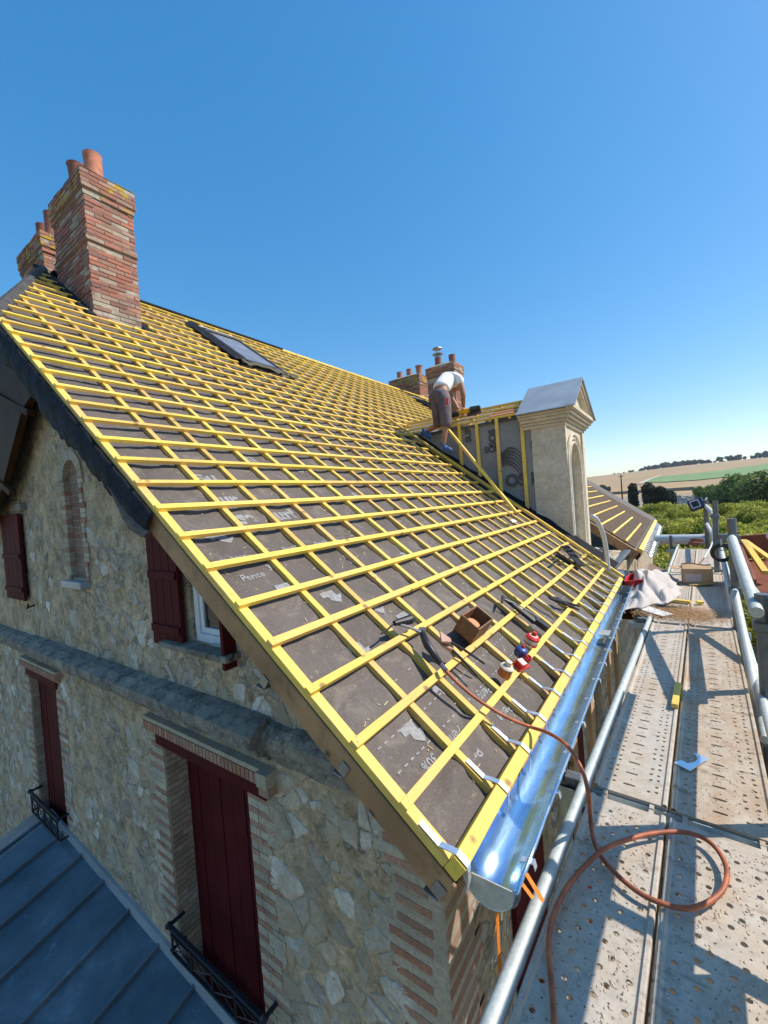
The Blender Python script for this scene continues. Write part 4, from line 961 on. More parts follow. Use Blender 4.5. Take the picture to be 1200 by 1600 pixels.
for j in range(0):
    a = 0.3 + j * 0.25; mb.prism([V((p.x - 0.10 + 0.03 * j, YD0 + 0.006, p.z - 0.07)), V((p.x - 0.05 + 0.03 * j, YD0 + 0.006, p.z - 0.09 + 0.01 * j)), V((p.x + 0.03 + 0.02 * j, YD0 + 0.006, p.z + 0.07 - 0.015 * j)), V((p.x - 0.03 + 0.02 * j, YD0 + 0.006, p.z + 0.085 - 0.01 * j))], (0, -0.002, 0))
for j in range(6): # dark emblem of swept strokes
    pp_ = [V((p.x - 0.11 + 0.30 * (i / 8.0), YD0 + 0.003, p.z + 0.11 - 0.045 * j - 0.10 * (i / 8.0 - 0.45 + 0.05 * j) ** 2 * 4)) for i in range(9)]
    for i in range(8):
        w_ = 0.018 * (1 - i / 10.0) + 0.004; mb.prism([pp_[i] - Zv * w_, pp_[i + 1] - Zv * w_, pp_[i + 1] + Zv * w_, pp_[i] + Zv * w_], (0, -0.002, 0))
mb.build('printed_emblem', M['print_dark'], ck)
for (xt_, xb_, zb_) in ((718, 720, 713), (747, 747, 730), (781, 778, 757), (816, 823, 783)):
    p = ony(xt_, 680, YD0 - 0.02); q = ony(xb_, zb_, YD0 - 0.02)
    xm = (p.x + q.x) / 2; mb = MB(); mb.box(xm - 0.024, xm + 0.024, YD0 - 0.022, YD0 + 0.014, ztop(xm, NM) + 0.03, zt_ + 0.05); mb.build('cheek_batten', M['yellow'], house, bevel=0.0015)
# dormer top: two slopes
zrd = onx(823, 624, -1.8).z; zrd = zt_ + 0.30
for s, ya_ in ((1, YD0 - 0.02), (-1, YD1 + 0.02)):
    mb = MB(); mb.add([(XB, ya_, zt_), (XB, ym, zrd), (clipx(zrd, NM), ym, zrd), (clipx(zt_, NM), ya_, zt_)], [(0, 1, 2, 3)])
    mb.add([(XB, ya_, zt_ - 0.03), (XB, ym, zrd - 0.03), (clipx(zrd, NM), ym, zrd - 0.03), (clipx(zt_, NM), ya_, zt_ - 0.03)], [(3, 2, 1, 0)])
    mb.build('dormer_membrane', M['membrane_grey'], house)
    for t_ in (0.02, 0.30, 0.60, 0.92):
        yb_ = ya_ + (ym - ya_) * t_; zb_ = zt_ + (zrd - zt_) * t_ + 0.045; mb = MB(); mb.beam((XB - 0.17, yb_, zb_), (clipx(zb_ - 0.03, NM) - 0.03, yb_, zb_), 0.04, 0.03); mb.build('batten', M['yellow'], house)
    for xx in (-1.95, -2.25, -2.6, -2.95):
        mb = MB(); mb.beam((xx, ya_, zt_ + 0.015), (xx, ym, zrd + 0.015), 0.04, 0.028); mb.build('counter_batten', M['yellow'], house)
mb = MB(); mb.box(XB - 0.001 + 0.001, XB + 0.02, YD0 + 0.03, YD1 - 0.03, 0.85, ZC + 0.17); mb.build('dormer_back', M['dark_wood'], house)
mb = MB(); mb.box(XB - 2.0, XB, YD1 - 0.03, YD1, -0.9, zt_); mb.build('far_cheek', M['membrane_grey'], house)
# terracotta sheet lying on dormer battens
a = V((-1.86, YD0 + 0.02, zt_ + 0.075)); mb = MB(); mb.obox(a, (-0.42, 0, 0), (0, 0.30, 0.13), (0, 0, 0.012)); tag(mb.build('clay_tile', M['pot'], None, bevel=0.002), 'flat terracotta tile slab lying on the dormer battens beside the lead pediment roof', 'tile')
# black valley flashing along the dormer foot
def val(u, v):
    k = 0.6 + 14.5 * u; y = 5.98 + 0.24 * v + 0.02 * math.sin(u * 40)
    return rf(k, y, NM + 0.012 + 0.09 * v * v + 0.015 * mnoise.noise(V((u * 14, v * 3, 7))))
mb = MB(); mb.grid(val, 80, 6); mb.build('valley_flashing', M['black_flash'], house, smooth=True)
mb = MB()
p = roof(884, 857, 0.09)
mb.grid(lambda u, v: p + Xv * (0.22 * (u - 0.3)) + Yv * (0.26 * (v - .3)) + Zv * (0.05 * math.sin(u * 5) + 0.03 * mnoise.noise(V((u * 3, v * 3, 0)))) - Zv * 0.14 * u, 12, 12)
o = mb.build('loose_membrane', M['black_flash'], house, smooth=True); s_ = o.modifiers.new('s', 'SOLIDIFY'); s_.thickness = 0.006
# masonry head of the eaves wall beside the dormer
mb = MB(); mb.box(-1.3, -0.80, 5.86, 6.5, -1.6, -1.06); mb.box(-1.3, -0.84, 6.5, 8.45, -1.6, -1.12); mb.box(-1.1, -0.79, 6.0, 6.6, -1.058, -0.99)
mb.build('wall_head', M['rubble2'], house, bevel=0.02)
# second facade things under the gutter: red shutters and window
for a_, b_ in ((1.95, 2.45), (3.3, 3.75)): mb = MB(); mb.box(XW + 0.002, XW + 0.03, a_, b_, -3.6, -1.75); mb.build('side_shutter', M['red'], house, bevel=0.003)
# ================================================================ guide battens lying on the roof
def lay(a, b, w_, h_, off, lab, mat='yellow'):
    ka_, ya_ = rk(*a, off); kb_, yb_ = rk(*b, off); p, q = rf(ka_, ya_, off + h_ / 2), rf(kb_, yb_, off + h_ / 2)
    mb = MB(); mb.beam(p, q, w_, h_, up=N); return tag(mb.build('timber_batten', M[mat], None, bevel=0.0015), lab, 'batten')
lay((583, 640), (972, 903), 0.045, 0.035, 0.001, 'long yellow batten laid down the slope over the batten ends to the eave')
pa = ony(701, 672, YD0 - 0.10); kb_, yb_ = rk(806, 802, 0.05); mb = MB(); mb.beam(pa, rf(kb_, yb_, 0.06), 0.042, 0.035, up=N); tag(mb.build('timber_batten', M['yellow'], None, bevel=0.0015), 'shorter yellow batten leaning from the dormer cheek down onto the long one', 'batten')
# ================================================================ SCAFFOLD
scaf = thing('scaffold', 'galvanised tube scaffold frame with guard rails along the eave', 'scaffold', dk(0.0, 5, -6))
def hole_cell(mb, x0, x1, y0, y1, hx, hy, rx, ry, z=0.0, n=8):
    """rectangle with an elliptical hole"""
    if rx <= 0:
        mb.add([dk(x0, y0, z), dk(x1, y0, z), dk(x1, y1, z), dk(x0, y1, z)], [(0, 1, 2, 3)]); return
    outer = [(x1, (y0 + y1) / 2), (x1, y1), ((x0 + x1) / 2, y1), (x0, y1), (x0, (y0 + y1) / 2), (x0, y0), ((x0 + x1) / 2, y0), (x1, y0)]
    inner = []
    for i in range(8):
        t = math.pi / 4 * i; c_, s_ = math.cos(t), math.sin(t)
        if rx > ry * 2: c_ = math.copysign(min(1, abs(c_) * 1.35), c_) if abs(c_) > 1e-6 else 0
        inner.append((hx + rx * c_, hy + ry * s_))
    vs = [dk(a, b, z) for a, b in outer] + [dk(a, b, z) for a, b in inner] + [dk(a, b, z - 0.006) for a, b in inner]
    fs = [(i, (i + 1) % 8, 8 + (i + 1) % 8, 8 + i) for i in range(8)] + [(8 + i, 8 + (i + 1) % 8, 16 + (i + 1) % 8, 16 + i) for i in range(8)]
    mb.add(vs, fs)
rd = random.Random(11)
def plank(x0, x1, y0, y1, pat, mat, lab, zoff=0.0):
    mb = MB(); e = 0.028; a, b = x0 + e, x1 - e; W = b - a
    yy = y0 + 0.05
    def strip(xa, za, xb_, zb_, ya_=y0, yb_=y1): mb.add([dk(xa, ya_, za), dk(xb_, ya_, zb_), dk(xb_, yb_, zb_), dk(xa, yb_, za)], [(0, 1, 2, 3)])
    # rounded bead at both edges, skirts
    for s, xe, xi in ((1, x0, a), (-1, x1, b)):
        prof = [(xe, -0.06), (xe, 0.004), (xe + s * 0.004, 0.009), (xe + s * 0.014, 0.009), (xe + s * 0.018, 0.003), (xe + s * 0.022, 0.0), (xi, 0.0)]
        for i in range(len(prof) - 1): strip(prof[i][0], prof[i][1] + zoff, prof[i + 1][0], prof[i + 1][1] + zoff)
        strip(xe, -0.06 + zoff, xe + s * 0.02, -0.06 + zoff)
    # centre ribs
    def flatrow(ya_, yb_): mb.add([dk(a, ya_, zoff), dk(b, ya_, zoff), dk(b, yb_, zoff), dk(a, yb_, zoff)], [(0, 1, 2, 3)])
    flatrow(y0, y0 + 0.05); flatrow(y1 - 0.05, y1)
    n_ = int((y1 - y0 - 0.1) / (0.088 if pat == 'A' else 0.040)); cy = (y1 - y0 - 0.1) / n_
    for r in range(n_):
        ya_ = y0 + 0.05 + r * cy; yb_ = ya_ + cy
        if pat == 'A':
            cols = [(0.0, 0.12, 'h'), (0.12, 0.25, 'h2'), (0.25, 0.31, 'n'), (0.31, 0.61, 's'), (0.61, 0.74, 'n'), (0.74, 0.87, 'h'), (0.87, 1.0, 'h2')] if W < 0.25 else [(0.0, 0.12, 'h'), (0.12, 0.24, 'h2'), (0.24, 0.36, 'n'), (0.36, 0.60, 's'), (0.60, 0.72, 'n'), (0.72, 0.86, 'h'), (0.86, 1.0, 'h2')]
            for (u0, u1, kind) in cols:
                xa, xb_ = a + W * u0, a + W * u1; hx, hy = (xa + xb_) / 2, (ya_ + yb_) / 2; m_ = (ya_ + yb_) / 2
                if kind == 'n': hole_cell(mb, xa, xb_, ya_, yb_, 0, 0, 0, 0, zoff)
                elif kind == 's':
                    hole_cell(mb, xa, xb_, ya_, ya_ + cy * 0.55, hx, ya_ + cy * 0.3, 0.024, 0.0070, zoff); hole_cell(mb, xa, xb_, ya_ + cy * 0.55, yb_, hx + 0.004, ya_ + cy * 0.76, 0.0042, 0.0036, zoff)
                else:
                    o_ = 0.22 if kind == 'h' else 0.28
                    hole_cell(mb, xa, xb_, ya_, m_, hx, ya_ + cy * (0.22 if kind == 'h' else 0.30), 0.0078, 0.0070, zoff)
                    if (kind == 'h2') or r % 2: hole_cell(mb, xa, xb_, m_, yb_, hx - 0.002, ya_ + cy * 0.72, 0.0078, 0.0070, zoff)
                    else: hole_cell(mb, xa, xb_, m_, yb_, 0, 0, 0, 0, zoff)
        else:
            nc = 6 if W < 0.25 else 7
            for c_ in range(nc):
                xa, xb_ = a + W * c_ / nc, a + W * (c_ + 1) / nc; hx = (xa + xb_) / 2 + (0.006 if r % 2 else -0.006); hy = (ya_ + yb_) / 2
                m3 = (c_ + (r % 2)) % 2 if (c_ * 3 + r * 5) % 7 else 2
                if m3 == 0: hole_cell(mb, xa, xb_, ya_, yb_, hx, hy, 0.0092, 0.0084, zoff)
                elif m3 == 1: hole_cell(mb, xa, xb_, ya_, yb_, hx, hy, 0.0035, 0.0032, zoff)
                else: hole_cell(mb, xa, xb_, ya_, yb_, hx, hy + 0.006, 0.0025, 0.0022, zoff)
    # end caps with claws
    for ye, s in ((y0, -1), (y1, 1)):
        mb.add([dk(x0, ye, zoff - 0.06), dk(x1, ye, zoff - 0.06), dk(x1, ye, zoff), dk(x0, ye, zoff)], [(0, 1, 2, 3)])
        for xx in (x0 + 0.04, x1 - 0.06): mb.obox(dk(xx, ye, zoff - 0.05), DX * 0.016, DY * (s * 0.028), Zv * 0.045)
    o = mb.build('deck_plank', mat, None); tag(o, lab, 'scaffold plank', 'steel planks of the scaffold deck'); return o
bays = [(-0.9, 1.925, 'B', 'B', 'nearest', 'with the hose loop'), (1.99, 4.67, 'A', 'A', 'second', 'with the cut sheet offcut'), (4.74, 7.40, 'A', 'A', 'third', 'under the dust sheet'), (7.47, 10.12, 'A', 'A', 'fourth', 'beyond the carton')]
desc = {0: ('house side plank of the nearest bay, crossed by the hose and shadow blotches', 'outer plank of the nearest bay, under the right half of the hose loop'),
        1: ('house side plank of the second bay, clean pale steel with rows of slots', 'outer plank of the second bay, mud stained brown with a metal offcut on it'),
        2: ('house side plank of the third bay, half under the white dust sheet', 'outer plank of the third bay, carrying straw and the cardboard box'),
        3: ('house side plank of the farthest full bay, clean and pale', 'outer plank of the farthest full bay, with bricks at its end')}
for i, (y0, y1, pa_, pb_, _, _) in enumerate(bays):
    plank(-0.278, -0.006, y0, y1, pa_, M['deckA'], desc[i][0]); plank(0.006, 0.335, y0, y1, pb_, M['deckB'] if i == 1 else M['deckA'], desc[i][1], zoff=-0.004 if i == 1 else 0)
mb = MB()
for x0, x1 in ((-0.278, -0.006), (0.006, 0.3)): pass
# transoms
for yj in (1.957, 4.705, 7.435, 10.16, -0.93):
    mb = MB(); mb.obox(dk(-0.48, yj - 0.028, -0.075), DX * 0.92, DY * 0.056, Zv * 0.03); mb.obox(dk(-0.48, yj - 0.028, -0.045), DX * 0.92, DY * 0.005, Zv * 0.028); mb.obox(dk(-0.48, yj + 0.023, -0.045), DX * 0.92, DY * 0.005, Zv * 0.028)
    mb.build('transom', M['galv'], scaf)
def stube(name, pts, r=0.026, mat='galv', n=14, lab=None):
    mb = MB(); mb.tube(pts, r, n); o = mb.build(name, M[mat], scaf, smooth=True, label=lab); flat_smooth(o); return o
stube('ledger_tube', [dk(-0.312, -1.0, 0.0), dk(-0.312, 4.3, 0.0)], 0.024); stube('ledger_tube', [dk(-0.312, 4.36, -0.01), dk(-0.312, 10.9, -0.01)], 0.022)
stube('ledger_tube', [dk(0.40, -1.0, -0.05), dk(0.40, 10.9, -0.05)], 0.024)
for yj in (-0.95, 1.95, 4.70, 7.43, 10.3):
    stube('inner_standard', [dk(-0.40, yj, -6.28), dk(-0.40, yj, -0.06)], 0.024)
    mb = MB(); p = dk(-0.345, yj + 0.03, 0.0); mb.obox(p + V((-0.05, -0.03, -0.035)), (0.07, 0, 0), (0, 0.06, 0), (0, 0, 0.06)); mb.lathe(p + V((-0.07, -0.02, -0.01)), [(0.018, 0), (0.018, 0.03)], axis=Xv, n=6); mb.lathe(p + V((-0.06, 0.02, -0.03)), [(0.012, 0), (0.012, 0.05)], axis=Zv, n=6); mb.build('coupler', M['steel_dark'], scaf, bevel=0.004)
# outer standards
stube('standard', [dk(0.365, 4.75, -6.28), dk(0.355, 4.75, 0.97)], 0.034, 'steel_dark')
stube('standard', [dk(0.27, 7.6, -0.02), dk(0.295, 7.6, 1.02)], 0.034, 'steel_dark'); stube('standard', [dk(0.41, 7.45, -6.28), dk(0.41, 7.45, -0.06)], 0.026, 'galv')
stube('standard', [dk(0.19, 10.9, -6.28), dk(0.19, 10.9, 0.91)], 0.045, 'steel_dark')
stube('standard', [dk(0.425, 3.42, -6.28), dk(0.425, 3.42, 0.60)], 0.036, 'steel_dark')
stube('standard', [dk(0.50, 2.18, -6.28), dk(0.50, 2.18, 1.30)], 0.034); stube('standard', [dk(0.50, -0.95, -6.28), dk(0.50, -0.95, 1.05)], 0.026)
A0, A1_ = dk(0.347, 4.72, 0.80), dk(0.39, 3.30, 0.51)
stube('guard_rail', [A0, A1_], 0.036); stube('guard_rail', [dk(0.344, 4.72, 0.34), dk(0.39, 3.22, -0.22)], 0.030)
stube('guard_rail', [dk(0.50, 3.50, 0.56), dk(0.50, -0.95, 0.56)], 0.034); stube('guard_rail', [dk(0.50, 3.50, 0.95), dk(0.50, -0.95, 0.95)], 0.034)
stube('brace', [dk(0.50, 1.354, 0.0), dk(0.50, 2.14, 1.3)], 0.028)
mb = MB(); mb.obox(dk(0.50, -0.9, 0.40), DX * 0.02, DY * 2.5, Zv * 0.13); mb.build('side_or_shadow_board', M['pale_wood'], scaf)  # unseen board added beside the camera to cast the wide shadow band
mb = MB(); mb.obox(dk(0.50, -0.9, 0.80), DX * 0.02, DY * 3.05, Zv * 0.14); mb.build('side_or_shadow_board', M['pale_wood'], scaf)  # second board added out of view, shading the house side plank
stube('guard_rail', [dk(0.19, 10.9, 0.80), dk(0.295, 7.6, 0.80)], 0.034); stube('guard_rail', [dk(0.19, 10.9, 0.42), dk(0.29, 7.6, 0.42)], 0.032)
stube('guard_rail', [dk(0.33, 7.4, 0.30), dk(0.36, 4.78, -0.10)], 0.028)
for p in (dk(0.425, 3.42, 0.40), dk(0.355, 4.75, 0.34), dk(0.355, 4.75, 0.80), dk(0.285, 7.6, 0.42), dk(0.285, 7.6, 0.8), dk(0.42, 3.3, -0.25), dk(0.19, 10.9, 0.8)):
    mb = MB(); mb.obox(p - DX * 0.05 - DY * 0.05 - Zv * 0.03, DX * 0.10, DY * 0.10, Zv * 0.06); mb.lathe(p - Zv * 0.06 + DX * 0.03, [(0.012, 0), (0.012, 0.12)], n=6); mb.build('coupler', M['steel_dark'], scaf, bevel=0.012)
# toe board (pale, behind the upper rail)
mb = MB(); mb.obox(dk(0.405, 4.72, 0.42), (dk(0.46, 3.3, 0.42) - dk(0.405, 4.72, 0.42)), DX * 0.02, Zv * 0.085); mb.build('side_or_shadow_board', M['galv'], scaf, bevel=0.003)
# far end duct
mb = MB(); mb.tube([dk(-0.72, 10.98, 0.095), dk(0.16, 10.98, 0.095)], 0.105, 24); o = mb.build('duct_pipe', M['pipe'], None); flat_smooth(o); tag(o, 'fat pale grey pipe lying across the far end of the scaffold deck', 'pipe')
stube('end_post', [dk(-0.42, 10.6, -0.3), dk(-0.42, 10.6, 0.22)], 0.03, 'steel_dark')
# small handle bracket near right
mb = MB(); p = hitp(1186, 1165, dk(0.46, 0, 0), DX); mb.obox(p - Zv * 0.06 - DY * 0.05, DX * 0.04, DY * 0.10, Zv * 0.11); mb.tube([p + Zv * 0.06 - DY * 0.05, p + Zv * 0.085 + DY * 0.0, p + Zv * 0.06 + DY * 0.05], 0.006, 6); mb.build('coupler', M['steel_dark'], scaf, bevel=0.006)
# ================================================================ things on deck
mb = MB(); poly = []
cpx = [(1083, 1176), (1107, 1186), (1078, 1205), (1053, 1192), (1064, 1188), (1075, 1193), (1086, 1191), (1091, 1185)]
mb.prism([onz(x, y, -1.312) for x, y in cpx], (0, 0, 0.002)); tag(mb.build('sheet_offcut', M['hook'], None), 'shiny zinc offcut with a half round cut out, on the second outer plank', 'metal offcut')
def block(a, b, w_, h_, lab, z=-1.309, mat='yellow', name='batten_offcut'):
    p, q = onz(*a, z + h_), onz(*b, z + h_); mb = MB(); mb.beam(p - Zv * h_ / 2, q - Zv * h_ / 2, w_, h_); return tag(mb.build(name, M[mat], None, bevel=0.001), lab, 'wood offcut')
block((1054, 1100), (1060, 1066), 0.032, 0.026, 'short yellow batten offcut on the seam of the second bay planks')
block((1051, 936), (1079, 939), 0.05, 0.026, 'yellow offcut poking out from under the dust sheet')
block((1089, 939), (1098, 939), 0.06, 0.03, 'smallest yellow offcut, a stub alone on the outer plank near the straw')
# hose with torch
HP = [((697, 1048), 'r', .05), ((712, 1064), 'r', .045), ((745, 1092), 'r', .04), ((790, 1120), 'r', .04), ((830, 1136), 'r', .035), ((856, 1145), 'x', -0.50), ((880, 1160), 'x', -0.42), ((897, 1180), 'x', -0.37), ((912, 1210), 'x', -0.33), ((920, 1245), 'x', -0.31), ((923, 1285), 'z', -1.27), ((930, 1320), 'z', -1.29), ((948, 1350), 'z', -1.295), ((985, 1385), 'z', -1.295), ((1020, 1406), 'z', -1.295), ((1065, 1419), 'z', -1.295), ((1100, 1413), 'z', -1.29), ((1128, 1392), 'z', -1.29), ((1136, 1362), 'z', -1.29), ((1124, 1332), 'z', -1.29), ((1100, 1310), 'z', -1.29), ((1065, 1300), 'z', -1.29), ((1020, 1302), 'z', -1.285), ((980, 1312), 'z', -1.28), ((945, 1326), 'z', -1.262), ((915, 1352), 'z', -1.285), ((885, 1388), 'z', -1.295), ((864, 1432), 'z', -1.295), ((857, 1480), 'z', -1.295), ((862, 1540), 'z', -1.295), ((866, 1600), 'z', -1.295), ((870, 1680), 'z', -1.295)]
pts = []
for q, m_, v_ in HP: pts.append(roof(*q, v_) if m_ == 'r' else onx(*q, v_) if m_ == 'x' else onz(*q, v_))
def catmull(P, n_=6):
    out = []
    for i in range(len(P) - 1):
        p0, p1, p2, p3 = P[max(i - 1, 0)], P[i], P[i + 1], P[min(i + 2, len(P) - 1)]
        for j in range(n_):
            t = j / n_; out.append(0.5 * ((2 * p1) + (p2 - p0) * t + (2 * p0 - 5 * p1 + 4 * p2 - p3) * t * t + (3 * p1 - p0 - 3 * p2 + p3) * t ** 3))
    out.append(P[-1]); return out
mb = MB(); mb.tube(catmull(pts), 0.0078, 12); o = mb.build('gas_hose', M['hose'], None, smooth=True); tag(o, 'orange rubber gas hose from the torch, over the gutter and looping on the deck', 'hose')
# torch
tr = thing('gas_torch', 'gas soldering torch with black handle and forged hammer head, joined to the orange hose', 'torch', roof(690, 1040, 0.03))
def rp(x, y, h): return roof(x, y, h)
mb = MB(); mb.tube([rp(660, 990, 0.045), rp(668, 1008, 0.045), rp(689, 1038, 0.04)], [0.017, 0.021, 0.013], 10); mb.build('handle', M['black'], tr, smooth=True)
mb = MB(); mb.tube([rp(689, 1038, 0.04), rp(697, 1049, 0.048)], [0.011, 0.014], 8); mb.tube([rp(657, 988, 0.045), rp(640, 980, 0.05), rp(625, 976, 0.05)], [0.009, 0.007, 0.007], 8); mb.lathe(rp(660, 990, 0.03), [(0.02, 0), (0.02, 0.03)], n=8); mb.build('valve', M['steel'], tr)
mb = MB(); mb.tube([rp(616, 974, 0.05), rp(628, 971, 0.055), rp(641, 968, 0.06)], [0.013, 0.02, 0.026], 10); mb.tube([rp(641, 968, 0.06), rp(643, 974, 0.05)], [0.03, 0.026], 10); mb.build('burner_head', M['iron'], tr)
mb = MB(); mb.tube([rp(616, 974, 0.05), rp(605, 984, 0.04), rp(596, 990, 0.035)], 0.005, 6); mb.build('thin_pipe', M['iron'], tr)
# soldering irons (pair)
for j, (a, b, c_, lab) in enumerate((((690, 996), (725, 1015), (757, 1037), 'soldering iron with wedge copper bit, the upper one beside the plywood box'), ((694, 1004), (722, 1030), (746, 1056), 'soldering iron with wedge copper bit, the lower one lying nearest the torch'))):
    t = thing('soldering_iron', lab, 'soldering iron', rp(*b, 0.02), 'pair of soldering irons')
    off = 0.05 if j == 0 else 0.02
    p0, p1, p2 = rp(*a, off + 0.02), rp(*b, off), rp(*c_, off - 0.01)
    d = (p1 - p0).normalized(); sdd = d.cross(N).normalized()
    mb = MB(); w0, w1 = 0.042, 0.014; e0, e1 = p0 - d * 0.01, p0 + d * 0.055
    mb.hexa([e0 - sdd * w0 - N * 0.004, e0 + sdd * w0 - N * 0.004, e1 + sdd * w1 - N * 0.012, e1 - sdd * w1 - N * 0.012, e0 - sdd * w0 + N * 0.006, e0 + sdd * w0 + N * 0.006, e1 + sdd * w1 + N * 0.014, e1 - sdd * w1 + N * 0.014]); mb.build('bit', M['copper'], t, bevel=0.003)
    mb = MB(); mb.tube([e1, p1, p2], [0.009, 0.0065, 0.006], 8); mb.build('shaft', M['iron'], t)
# plywood box
k0, y0 = rk(735, 1000, 0)
bx = thing('tool_box', 'open brown plywood box perched on the battens holding an orange lidded jar', 'box', rp(745, 1000, 0.0))
c0 = rp(739, 1010, 0.0); ax_ = (rp(762, 983, 0.0) - rp(716, 990, 0.0)); 
B0 = roof(735, 1008, 0.002); b1 = Yv * 0.22; b2 = U * 0.125; b3 = N * 0.10 + Zv * 0.012
th_ = 0.009
mb = MB(); mb.obox(B0, b1, b2, b3.normalized() * 0.008)
e1_, e2_, e3_ = b1.normalized(), b2.normalized(), b3.normalized()
mb.obox(B0, b1, e2_ * th_, b3); mb.obox(B0 + b2 - e2_ * th_, b1, e2_ * th_, b3)
mb.obox(B0 + e2_ * th_, e1_ * th_, b2 - 2 * e2_ * th_, b3); mb.obox(B0 + b1 - e1_ * th_ + e2_ * th_, e1_ * th_, b2 - 2 * e2_ * th_, b3)
mb.build('case', M['crate_wood'], bx, bevel=0.0015)
jp = B0 + b1 * 0.36 + b2 * 0.5 + e3_ * 0.008
jar = thing('jar', 'round jar with orange lid standing inside the plywood box', 'jar', jp)
mb = MB(); mb.lathe(jp, [(0.036, 0), (0.038, 0.01), (0.038, 0.050), (0.034, 0.055)], axis=e3_, n=18); mb.build('body', M['white'], jar)
mb = MB(); mb.lathe(jp + e3_ * 0.0555, [(0.039, 0), (0.039, 0.016), (0.032, 0.020)], axis=e3_, n=18); mb.build('lid', simple('orange_lid', (0.60, 0.22, 0.09), 0.6), jar)
# red things, jars on the lower battens
def bottle(q, r_, h_, lab, cat, name, body, cap, capr=0.5, caph=0.35):
    p = rp(*q, 0.0); t = thing(name, lab, cat, p); up = (N * 0.75 + Zv * 0.4).normalized()
    mb = MB(); mb.lathe(p, [(r_ * 0.95, 0), (r_, h_ * 0.06), (r_, h_ * 0.72), (r_ * 0.92, h_ * 0.82), (r_ * 0.55, h_)], axis=up, n=20); o = mb.build('body', body, t); flat_smooth(o)
    mb = MB(); mb.lathe(p + up * (h_ + 0.0005), [(r_ * capr, 0), (r_ * capr, h_ * caph), (r_ * capr * 0.8, h_ * (caph + 0.06))], axis=up, n=16); o = mb.build('cap', cap, t); flat_smooth(o); return t, p, up
amber = simple('amber_label', (0.42, 0.14, 0.04), 0.5, 0, 0.5, 60)
t, p, up = bottle((787, 1055), 0.036, 0.062, 'squat amber flux jar with cream screw cap, lowest of the group on the battens', 'flux jar', 'flux_jar', amber, M['cream'], 0.48, 0.35)
mb = MB(); mb.lathe(p + up * 0.048, [(0.0375, 0), (0.0375, 0.004), (0.030, 0.012), (0.022, 0.0135)], axis=up, n=20); mb.build('shoulder', M['cream'], t)
t, p, up = bottle((829, 1005), 0.042, 0.060, 'red topped white drum of solder flux, highest of the group on the battens', 'tub', 'flux_tub', M['cream'], M['redp'], 0.35, 0.3)
mb = MB(); mb.lathe(p + up * 0.034, [(0.0435, 0), (0.0435, 0.012), (0.032, 0.022), (0.016, 0.027)], axis=up, n=20); mb.build('red_shoulder', M['redp'], t)
mb = MB(); mb.lathe(p, [(0.0435, 0), (0.0435, 0.008)], axis=up, n=20); mb.build('red_foot', M['redp'], t)
bottle((812, 1024), 0.038, 0.055, 'blue round tin with small red button, between the red drum and the red block', 'tin', 'round_tin', M['bluep'], M['redp'], 0.25, 0.2)
t = thing('glue_clamp', 'red cast holder with upright socket and paper labelled block, beside the blue tin', 'tool holder', rp(812, 1040, 0))
p = rp(812, 1041, 0.004); e1_ = (Yv * 0.9 - U * 0.2).normalized(); e2_ = e1_.cross(N).normalized()
mb = MB(); mb.obox(p - e1_ * 0.05 - e2_ * 0.03, e1_ * 0.12, e2_ * 0.06, N * 0.012); mb.build('base', M['redp'], t, bevel=0.003)
mb = MB(); mb.obox(p - e1_ * 0.045 - e2_ * 0.025 + N * 0.0125, e1_ * 0.06, e2_ * 0.05, N * 0.028); mb.build('block', M['redp'], t, bevel=0.004)
mb = MB(); mb.obox(p - e1_ * 0.04 - e2_ * 0.021 + N * 0.0410, e1_ * 0.05, e2_ * 0.042, N * 0.0012); mb.build('paper_label', M['cream'], t)
mb = MB(); mb.lathe(p + e1_ * 0.038 + N * 0.0125, [(0.018, 0), (0.018, 0.055), (0.013, 0.055), (0.013, 0.02)], axis=N, n=16); mb.build('socket', M['redp'], t)
# hack saw / snips
t = thing('hacksaw', 'long hacksaw with grey grip lying across two battens above the red drum', 'saw', rp(820, 955, 0.02))
mb = MB(); mb.tube([rp(786, 934, 0.02), rp(800, 944, 0.03), rp(835, 972, 0.03)], [0.012, 0.017, 0.02], 8); mb.build('frame_bar', M['black'], t)
mb = MB(); mb.tube([rp(788, 936, 0.045), rp(815, 948, 0.045), rp(843, 966, 0.045)], 0.005, 6); mb.build('blade', M['steel'], t)
mb = MB(); a, b = rp(835, 968, 0.035), rp(856, 983, 0.035); mb.beam(a, b, 0.05, 0.04, up=N); mb.tube([rp(786, 932, 0.03), rp(784, 942, 0.03)], [0.013, 0.008], 8); mb.build('grip', M['black'], t, bevel=0.007)
mb = MB(); a, b = rp(835, 934, 0.006), rp(874, 959, 0.006); mb.beam(a, b, 0.018, 0.005, up=N); tag(mb.build('file', M['steel'], None, bevel=0.001), 'flat steel file lying on the battens between the saw and the pincers', 'file')
t = thing('pincers', 'dark long nosed pincers highest on the lower battens near the eave', 'pincers', rp(880, 942, 0.01))
for s in (-1, 1):
    mb = MB(); mb.tube([rp(858, 933 + s, 0.012), rp(872, 938 + 1.5 * s, 0.014), rp(885, 943 - 1.5 * s, 0.014), rp(905, 950 - 3 * s, 0.012)], [0.010, 0.016, 0.011, 0.008], 8); mb.build('jaw_arm', M['iron'], t)
mb = MB(); p = roof(712, 1018, 0.004); 
sh = MB(); rv = random.Random(9)
